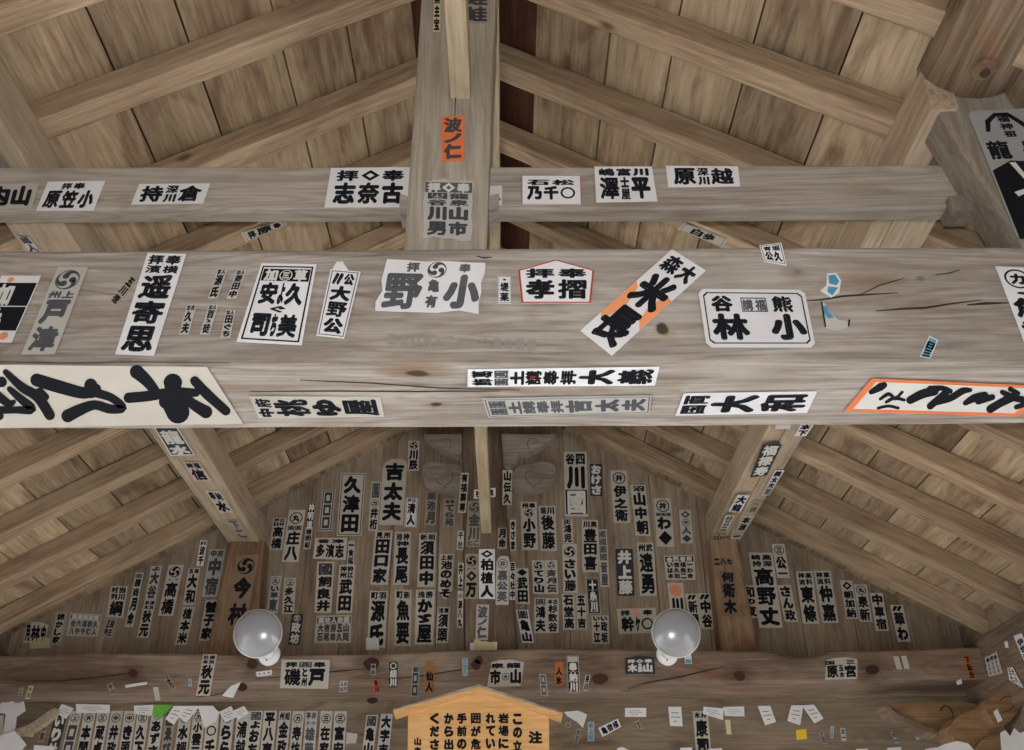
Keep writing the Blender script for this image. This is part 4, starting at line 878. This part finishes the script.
card([(925,749),(936,747.5),(936,758),(925,758)], 'under the beast-head beam end, nearer the wall', 'square-cut white paper', lines=False, lift=.02)
card([(936,748),(945,744),(957,741),(968,743),(976,752),(976,760),(936,760)], 'under the neck of the beast-head beam end', 'large pale curled paper', 'w', lines=False, lift=.5)
card([(1000,733),(1005,730),(1010,736),(1014,728),(1020,733),(1034,727),(1034,760),(1002,760)], 'below the jaw of the beast-head beam end', 'zigzag folded white paper', 's', lines=False, lift=.6)
card([(993,712),(997,709),(1002,720),(998,723)], 'caught between muzzle and neck of the carving', 'narrow white card', lines=False, lift=.70)
card([(935,731),(940,729),(943,734),(939,735)], 'below the carved scroll of the beam end', 'tiny white scrap', lines=False)

GROUP[0] = 'slips pasted on the side wall plate'
slip('W', [(985,658),(997,652),(1003,673),(989,677)], '1.2奉/1.2拝/1納 1*/*/* 1*/*/* 1*/*/*', 'g', where='on the wall plate above the beast-head carving', look='squarish slip filled with rows of small swirls')
slip('W', [(1014,636),(1022,633),(1032,658),(1025,662)], '1_ 2伊 2世 2千', 'w', where='uppermost on the wall plate at the corner')
slip('W', [(1008,668),(1013,667),(1024,688),(1010,680)], '三/六 七/八', 'w', 'f', where='beside the slip filled with small swirls')
slip('W', [(1004.5,642),(1007.5,641),(1009,647.5),(1006,648)], '', 's', where='tiny and blank above the slip filled with swirls', look='tiny white scrap', name='paper_scrap', cat='paper scrap')

GROUP[0] = 'slips pasted on the front of the crossbeam'
def band(put):
    put('dark_band', 'k', [(.05,.22),(.95,.0),(.95,.30),(.75,.92),(.05,1.0)], [(0,1,2,3,4)], .0008)
slip('F', [(2,276),(42,276),(12,343),(-26,342)], '.5E/1_ n2加/_ n2み/_ .7_/1E', 'w', where='at the crossbeam end', look='white slip with red seals and white characters on black')
slip('F', [(58,268),(88,268),(55,355),(22,355)], '2.6* .9州/上 3戸 3津', 'g', 'f', where='second from the crossbeam end', look='large greyish slip with ring crest and faded characters', shape='')
strip('F', 134.5,278,112.5,304,8.5, '五 川 徳', 'slanting in front of the tallest white slip', paper='t')
slip('F', [(148,253),(187,254),(154,356),(115,355)], '1.1拝/奉 .9濱/横 2.7遥 2.5寄 2.7思', 'w', where='tilted across the crossbeam, ending in 思', look='large tall white slip with three huge characters')
for xt, yt, xb, yb, s, wh in ((223,269,213,299,'.9倉/人 1.8源 1.8氏','upper row, farther from the bordered'), (242,270,231.5,299,'.9加/人 1.5菱 1.5田 1.5中','upper row, nearer the bordered one'), (192,305,184,335,'.9加/名 1.8久 1.8夫','lower row, ending in 夫'),
                              (214,305,205,335,'.9加/人 1.5百 .7ゝ 1.8徒','lower row, the middle one'), (231,310,225.5,338,'.9加/人 1.6田 1.2ぐ 1.2ち','lower row, 田 above two kana')):
    strip('F', xt, yt, xb, yb, 9.5, s, 'in '+wh+', crossbeam', paper='g')
slip('F', [(261,264),(317,265),(302,346),(237,342)], 'n1.3加/@/草 2.4安/.8よ/2.4久 .7_/.8ぐ/.7_ 2.4司/.8ち/2.4美', 'w', where='with black header, on the crossbeam', look='large bordered white slip in two columns', opt='b', ink='k')
def torn(put): put('border', 'k', [(-.0,.05),(.04,.05),(.04,.72),(.0,.72)], [(0,1,2,3)])
slip('F', [(331,270),(360.5,272.5),(344.5,339),(317,336)], '1.6〃/公 2大 2野 2公', 'w', opt='b', shape='', where='beside the two-column bordered one', look='tall torn white slip slanting on the crossbeam')
slip('F', [(337,262),(343,262),(349,272),(331,272)], '', 'w', where='sticking up behind the torn slanting slip', look='small blank white corner', name='paper_scrap', cat='paper scrap', shape='T')
slip('F', [(386,261),(486,264),(478,312),(377,312)], '1.1_/.7拝/.9*/.7奉/1.1_ 1.6野/.65亀/1.5小 1.6_/.65有/1.5_' if False else '', 'w', shape='T', where='centred on the crossbeam below the king post', look='large wide worn white slip with swirl crest',
     extra=lambda put: [put(pt, 'f', [(a+(c-a)*q[0], b+(d-b)*q[1], q[2] if len(q) > 2 else 0) for q in VF[0]], VF[1]) for pt, a, b, c, d, VF in
        (('lettering',.03,.25,.41,.96,glyph('野')),('lettering',.63,.25,.99,.95,glyph('小')),('lettering',.46,.36,.58,.62,glyph('亀')),('lettering',.46,.68,.58,.93,glyph('有')),('lettering',.22,.02,.35,.22,glyph('拝')),('lettering',.74,.02,.86,.21,glyph('奉')),('crest',.43,.0,.62,.33,TOM))])
slip('F', [(498,277),(511,277),(511,304),(498,304)], '1・ 2堤 2薬', 'w', where='between the wide worn slip and the red-edged one', opt='b')
slip('F', [(518,260),(594.3,260),(594.3,303.5),(518,303.5)], '1.1拝/1.1奉 2.2孝/2.2摺', 'w', shape='p', opt='R', where='on the crossbeam', look='house-shaped white slip with red edge')
def orange(put):
    put('colour_wash', 'o', [(.0,.40),(.16,.44),(.30,.62),(.16,.84),(.0,.78)], [(0,1,2,3,4)], .0008); put('colour_wash', 'o', [(.80,.36),(1,.38),(1,.72),(.82,.66),(.7,.52)], [(0,1,2,3,4)], .0008)
slip('F', [(672,250),(706,271),(612,356),(580,331)], '1.5森/1.3大 3米 3長', 'w', where='lying diagonally down the crossbeam', look='large white slip with orange patches', extra=orange, lift=.001)
slip('F', [(698,289.5),(804,290.5),(815.5,348),(706.5,348)], '', 'w', opt='C', shape='r', where='on the crossbeam beside the knot', look='large wide clean white slip with line border',
     extra=lambda put: [put(pt, ik, [(a+(c-a)*q[0], b+(d-b)*q[1], q[2] if len(q) > 2 else 0) for q in VF[0]], VF[1], .0013) for pt, ik, a, b, c, d, VF in
        (('lettering','k',.10,.12,.30,.40,glyph('谷')),('lettering','k',.08,.43,.42,.88,glyph('林')),('lettering','k',.67,.12,.86,.40,glyph('熊')),('lettering','k',.62,.43,.95,.88,glyph('小')),
         ('seal','f',.38,.15,.62,.40,([(0,0),(1,0),(1,1),(0,1),(.04,.08),(.96,.08),(.96,.92),(.04,.92)],[(0,1,5,4),(1,2,6,5),(2,3,7,6),(3,0,4,7)])),('seal','f',.39,.18,.49,.38,glyph('講')),('seal','f',.51,.18,.61,.38,glyph('福')))])
slip('F', [(759,246),(781,243),(786.5,266),(764,262)], '1青/1堀 2公/2久', 'w', where='at the top edge of the crossbeam above the bordered wide one', opt='b')
def poly_slip(pts, surf, paper, label, cat, name='paper_scrap', marksl=()):
    P, N = SURF[surf]; NSLIP[0] += 1; b = .002; w = [hit(x, y, P, N)+N*b for x, y in ccw(pts)]; mb = MB(); mb.prism(w, N, .001); o = mb.build(name, PM[paper])
    for nm, mt, pp_ in marksl:
        m = MB()
        for k_, (V, F) in enumerate(pp_): m.add([hit(x, y, P, N)+N*(b+.0006+.00006*k_) for x, y in V], F)
        m.build(nm, IM[mt], o)
    tag(o, label, cat, GROUP[0]); recenter(o); return o
def one(pts): return (pts, [tuple(range(len(pts)))])
poly_slip([(827,274),(836,273),(841,281),(839,293),(831,298),(820,291),(826,286)], 'F', 'w', 'upper torn white and blue fish-shaped remnant on the crossbeam', 'sticker remnant', 'sticker_remnant',
          [('blue_print', 'b', [one([(828,276),(835,275),(839,282),(836,286),(829,284)]), one([(828,287),(838,288),(832,296),(827,292)])])])
poly_slip([(821,302),(825,304),(829,312),(838,320),(849,322),(847,328),(836,331),(825,328)], 'F', 'g', 'lower torn greyish and blue remnant on the crossbeam under the fish-shaped one', 'sticker remnant', 'sticker_remnant',
          [('blue_print', 'b', [one([(822,306),(827,307),(828,312),(834,318),(828,319),(824,314)])]), ('dark_edge', 'k', [one([(820.5,302),(822,302),(826,327),(824.5,328)]), one([(848,320),(850,320),(849,327),(847.5,327)])])])
slip('F', [(929,336),(938,340.5),(930,359),(919.5,357)], '1W 1目 1K' if False else '1_ 2日 2三', 'b', 'k', opt='', where='small and slanting near the poster end of the crossbeam', look='bright blue slip with pale edge', extra=lambda put: put('pale_edge', 'w', [(0,0),(1,0),(1,1),(0,1),(.12,.06),(.88,.06),(.88,.94),(.12,.94)], [(0,1,5,4),(1,2,6,5),(2,3,7,6),(3,0,4,7)], .0008))
slip('F', [(995,267),(1031,268),(1052,345),(1024,343)], '3@ 1・ 3角 3幸', 'w', where='at the poster end of the crossbeam front', look='tall white slip with round outline crest')
o = slip('F', [(388,330),(540,338),(538,350),(386,346)], '', 't', where='x') if False else None
mbp = MB()
for i, ch in enumerate('三五〇月・二年一〇月山田日'):
    V, F = glyph(ch); x0_ = 388+i*11.6; mbp.add([hit(x0_+8.5*u, 334+i*.5+11*v, *SURF['F'])+Vector((0,-.0012-z,0)) for u, v, z in V], F)
mbp.build('pencil_writing', plain('pencil_pale', (.30,.275,.24), .9), mainb)

GROUP[0] = 'slips pasted on the underside of the crossbeam'
poly_slip([(-30,364),(207,366.5),(243,423),(-30,428)], 'B', 'c', 'long cream slip with huge brush characters on the crossbeam underside', 'votive slip', 'votive_slip', [('lettering', 'k', [brush(p, [q*1.18 for q in w]) for p, w in (
    # the tree-like character
    ([(137,371),(147,380),(156,391)], [12,10,8]), ([(129,397),(150,395),(175,391),(196,392)], [9,9,8,7]), ([(173,382),(172,392),(166,401)], [16,12,12]), ([(170,398),(178,411)], [17,20]),
    ([(195,380),(207,393),(226,410)], [8,9,8]), ([(184,395),(193,403),(206,411)], [8,9,11]),
    # nine
    ([(37,379),(60,386),(84,392),(96,388)], [11,11,10,9]), ([(91,384),(91,391)], [11,11]), ([(93,391),(112,397),(123,407),(110,408),(95,404),(80,409),(68,415)], [8,7,7,8,8,10,11]),
    # the third, cut by the frame
    ([(6,371),(22,386),(38,396),(50,414)], [5,8,9,9]), ([(40,392),(46,396)], [9,6]), ([(10,388),(20,397),(32,408),(16,409),(-6,409)], [5,7,8,6,7]), ([(-8,380),(2,381)], [8,9]), ([(-6,391),(8,402),(14,401)], [8,7,4]), ([(-8,417),(0,415)], [7,7]))])])
def under(img, text, paper, ink, where, look, **kw):
    tl, tr, br_, bl = img; return slip('B', [bl, tl, tr, br_], text, paper, ink, where=where, look=look, **kw)
under([(249,396),(380,396.5),(385,416.5),(258,418)], '1中/1府 2.2桃 1.8ゆ 2.2屋', 'c', 'k', 'next to the longest one', 'wide cream slip with flowing bold characters on the crossbeam underside')
under([(467,368.5),(660,366),(655,385),(468,386)], '1.2飾/1.2葛 .8#/# .8土 .9講 .9奉 .9拝 2大 2義', 'w', 'k', 'nearest the beam edge', 'long clean white slip lettered sideways under the crossbeam', extra=lambda put: put('red_mark', 'r', [(.45,.33),(.62,.33),(.62,.36),(.45,.36)], [(0,1,2,3)], .0014))
under([(482,397.5),(652,394.5),(650,412),(488,416.5)], '1.2#/1.2# .9土 .9講 .9奉 .9拝 1.9吉 1.7太 1.7夫', 'e' if False else 'g', 'f', 'below the long clean white one', 'long greyish bordered slip lettered sideways under the crossbeam', opt='b')
under([(683,393),(817,391),(806,412.5),(675,415)], '1.4国/1.4両 2.6大 2.6和', 'w', 'k', 'left of the red-edged one', 'wide white slip with two bold sideways characters under the crossbeam')
poly_slip([(872,378),(1050,386),(1018,416),(844,411)], 'B', 'o', 'wide white slip with orange-red edge and brush characters under the crossbeam', 'votive slip', 'votive_slip',
   [('white_field', 'w', [one([(876,381),(1045,388),(1014,412.5),(853,408)])]), ])
P_, N_ = SURF['B']; mbk = MB()
for p, w in (([(871,391),(880,386),(884,384)], [5,8,6]), ([(880,398),(888,393),(893,396)], [3,4,3]), ([(886,401),(894,397),(904,399)], [3,4,3]), ([(878,407),(888,405),(898,407)], [3,3,3]), ([(902,391),(895,398)],[3,3]),
             ([(910,399),(922,393),(934,390)], [8,9,9]), ([(930,388),(942,387),(950,390)], [7,5,5]), ([(930,405),(938,398),(946,391)], [7,7,7]), ([(935,401),(950,397),(962,390),(970,389)], [7,7,7,4]),
             ([(965,402),(974,397),(984,395)], [5,8,9]), ([(978,400),(992,396)], [7,6]), ([(990,408),(1000,402),(1012,396)], [8,8,9]), ([(1002,391),(1012,396),(1024,399)], [5,7,7]), ([(1010,388),(1018,392)],[5,4]),([(1016,406),(1022,404)],[5,5])):
    V, F = brush(p, [q*1.02 for q in w]); mbk.add([hit(x, y, P_, N_)+N_*(.0034+.00005*len(mbk.f)/40) for x, y in V], F)
for o in list(COL.objects):
    if o.get('label', '').startswith('wide white slip with orange-red'):
        k = mbk.build('lettering', IM['k'], o); k.data.transform(Matrix.Translation(-o.location))
under([(1013,382),(1014,382),(1014,383),(1013,383)], '', 'w', 'k', '', '', label='x') if False else None

GROUP[0] = 'slips pasted on the rail above the crossbeam'
slip('N', [(-14,185),(39,184),(32,209),(-20,209)], '2.4内/2山', 'c', where='at the end of the rail furthest from the poster post')
slip('N', [(48,182),(105,181),(94,211),(36,211)], '.9_/.9拝/奉/_ 2.4原/2.4笠/2.4小', 'w', where='second along the rail, ending block 小')
slip('N', [(139,184.5),(210,184),(204,204),(132,205)], '2持/1.1深川/2倉', 'w', where='with two small characters between bold ones', opt='')
slip('N', [(332,168.5),(411,168),(408,208),(325.5,208)], '1.3拝/1.1D/1.3奉 2.5志/2.5奈/2.5古', 'w', where='on the rail touching the king post, lozenge crest on top', look='large wide clean white slip')
slip('N', [(521,176),(580,176),(581.5,205),(521.5,205)], '.9石/.9松 2.2乃/2.2千/2.2〇', 'w', opt='R', where='on the rail past the king post', look='white slip with thin red line border')
slip('N', [(594,167),(652,167),(657,202),(596,203)], '1嶋/.9富/1川 2.8澤/1.3士屋/2.8平', 'w', where='centre of three past the king post', look='squarish white slip with five characters on the rail')
slip('N', [(666,166.5),(737,167),(740,187),(669,188)], '2原/1深川/2越', 'w', where='last one along the rail towards the poster', look='wide white slip with two dense bold characters')
GROUP[0] = 'slips pasted on the king post'
slip('K', [(441.6,117),(464.5,116),(464,161),(441.6,162)], '2波 1.2ノ 2仁', 'o', 'f', where='on the king post under the rail end', look='orange slip with faded grey characters')
slip('K', [(424,181),(474,182),(471,239),(423,238)], 'n1.6拝/D/奉 1四/龍 1谷/泉 2.2川/山 2.2男/市', 'g', 'f', shape='T', where='low on the king post', look='worn square slip with dark header and two columns')
slip('K', [(462,-10),(491,-10),(490,24),(462,24)], '蛙 蛙', 't', 'f', where='at the king post top beside the pale rail', look='tan slip with one grey blocky character')
slip('K', [(434,-8),(441,-8),(440,32),(433,32)], '黒 主 宝', 'y', 'k', where='at the top edge of the king post behind the pale rail end', look='narrow gold-edged slip')
slip('K', [(468,207),(468.5,207),(468.5,207.5),(468,207.5)], '', 'w', where='') if False else None
slip('N', [(489,186.5),(502,186),(502,205.5),(489,207)], '.8_ 1一', 'w', 'f', where='wedged beside the king post above the wedge', look='small nearly blank white card')
GROUP[0] = 'posters on the side post'
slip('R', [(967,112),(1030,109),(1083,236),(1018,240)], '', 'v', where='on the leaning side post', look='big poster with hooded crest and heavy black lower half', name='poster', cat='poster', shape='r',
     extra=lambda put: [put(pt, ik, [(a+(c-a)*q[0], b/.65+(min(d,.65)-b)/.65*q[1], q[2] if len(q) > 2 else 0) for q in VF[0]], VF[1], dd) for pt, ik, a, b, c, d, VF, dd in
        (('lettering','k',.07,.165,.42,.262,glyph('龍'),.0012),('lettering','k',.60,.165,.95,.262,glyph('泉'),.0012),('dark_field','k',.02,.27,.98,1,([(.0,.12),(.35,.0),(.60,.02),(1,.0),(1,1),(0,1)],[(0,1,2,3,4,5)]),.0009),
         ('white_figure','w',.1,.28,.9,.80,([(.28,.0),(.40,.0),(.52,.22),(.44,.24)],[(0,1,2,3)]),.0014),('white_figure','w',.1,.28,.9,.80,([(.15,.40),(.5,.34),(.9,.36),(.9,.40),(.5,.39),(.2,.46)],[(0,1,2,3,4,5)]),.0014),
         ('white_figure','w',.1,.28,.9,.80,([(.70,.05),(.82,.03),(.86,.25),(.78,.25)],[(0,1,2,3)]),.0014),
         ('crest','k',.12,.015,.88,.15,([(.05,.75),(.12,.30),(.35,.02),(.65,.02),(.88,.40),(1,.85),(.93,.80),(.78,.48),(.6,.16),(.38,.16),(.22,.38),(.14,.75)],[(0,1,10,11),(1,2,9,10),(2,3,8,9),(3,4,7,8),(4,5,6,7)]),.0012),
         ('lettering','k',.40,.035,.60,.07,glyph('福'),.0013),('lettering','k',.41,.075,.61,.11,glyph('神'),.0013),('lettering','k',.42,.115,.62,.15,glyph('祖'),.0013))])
GROUP[0] = 'slips pasted under the roof timbers'
slip('TL', [(240.5,232),(283,219.5),(287,225),(246,242)], '1拝/2原/1奉', 'c', opt='b', where='under a rafter just above the crossbeam, before the king post')
slip('TR', [(685,222),(729,239),(722,247),(678,229)], '1_/2白/2歩/1_', 'c', opt='b', where='under a rafter just above the crossbeam, past the king post')
slip('Q', [(18,236),(28,236),(42,251),(30,252)], '.8# 1人', 'g', 'f', shape='T', where='under the single purlin above the crossbeam', look='torn greyish paper')
GROUP[0] = 'slips pasted under the purlins'
slip('Q', [(150,421),(173,420),(195.5,454.7),(171,455.5)], '1一 2龍 1.4水', 'k', 'w', opt='', where='emerging below the crossbeam under the single purlin', look='black slip with white edge and white characters', extra=lambda put: put('border', 'w', [(0,0),(1,0),(1,1),(0,1),(.06,.02),(.94,.02),(.94,.97),(.06,.97)], [(0,1,5,4),(1,2,6,5),(2,3,7,6),(3,0,4,7)], .0008))
slip('Q', [(183,461.6),(199,461.6),(211.5,480),(194.5,480.6)], '.8神/福 1.6信', 'p', where='second down under the single purlin', look='small pinkish slip')
slip('Q', [(205,490),(220,491),(233.5,512),(219.5,512)], '1奉/納 1.4水', 'c', where='third down under the single purlin', look='small ragged cream slip', shape='T')
slip('Q', [(226.6,519.6),(237,519.6),(250,538),(239,538)], '下 こ', 't', 'f', where='lowest under the single purlin', look='small faded tan slip')
slip('Q', [(763,444),(782,444),(767,475),(750,477)], '福 禄 寿', 'k', 'w', shape='r', where='under the doubled purlin', look='black ornate slip with white characters')
slip('Q', [(801,423),(814.5,423),(806,435.6),(794,435.6)], '1本 1下', 'w', where='on the outer timber right below the crossbeam', look='small white slip')
slip('Q', [(775,470),(784.5,470),(769,495),(762,495)], '1義 1太 1夫 1.2#', 'w', where='on the outer timber level with the black ornate one', look='narrow white slip')
slip('Q', [(738,494.5),(750,495),(740,512),(728.6,511)], '1大 1龍', 'w', where='on the inner timber below the black ornate one', look='small white slip')
slip('Q', [(754,500),(761.5,500),(756,512),(748,512)], '1@ 1井', 't', 'f', where='faded round one on the outer timber', look='small tan slip')
slip('Q', [(726,515),(735,515),(726.5,531),(718.7,531)], '1廿 1三', 'c', 'f', where='last but one on the inner timber of the doubled purlin', look='small cream slip')
slip('Q', [(743,515.5),(753.5,516),(744.5,531),(736,530)], '1本 1源', 'c', where='last but one on the outer timber of the doubled purlin', look='small cream slip')
slip('Q', [(714,533.5),(724.5,533.5),(718,547),(709.5,547)], '1山 1田', 't', 'f', where='lowest on the inner timber of the doubled purlin', look='small tan slip')
slip('Q', [(732,535),(743,534),(735.5,547),(727,547)], '1二 1六', 'g', 'k', where='lowest on the outer timber of the doubled purlin', look='small greyish slip')
slip('Q', [(776,424),(791,424),(790,428.6),(775,428.6)], '', 's', where='under the inner timber against the crossbeam', look='blank white tab', name='paper_scrap', cat='paper scrap')
# ------------------------------------------------------------------ light
for o in (mainb, tieb, king, sidep, logb, colm): recenter(o)
W = bpy.data.worlds.new('daylight'); S.world = W; W.use_nodes = True
bg = W.node_tree.nodes['Background']; bg.inputs[0].default_value = (.97, .98, 1.0, 1); bg.inputs[1].default_value = 8
fl = bpy.data.lights.new('camera_flash', 'AREA'); fl.shape = 'RECTANGLE'; fl.size = .05; fl.size_y = .03; fl.energy = 40; fl.color = (.96, .98, 1)
fo = bpy.data.objects.new('camera_flash', fl); COL.objects.link(fo)
fo.location = RM @ Vector((.0, .055, .0)); fo.rotation_euler = RM.to_euler()
S.view_settings.view_transform = 'Standard'; S.view_settings.look = 'None'; S.view_settings.gamma = 1; S.view_settings.use_curve_mapping = False
S.view_settings.exposure = 0.0
S.cycles.max_bounces = 6; S.cycles.diffuse_bounces = 5; S.cycles.use_denoising = True
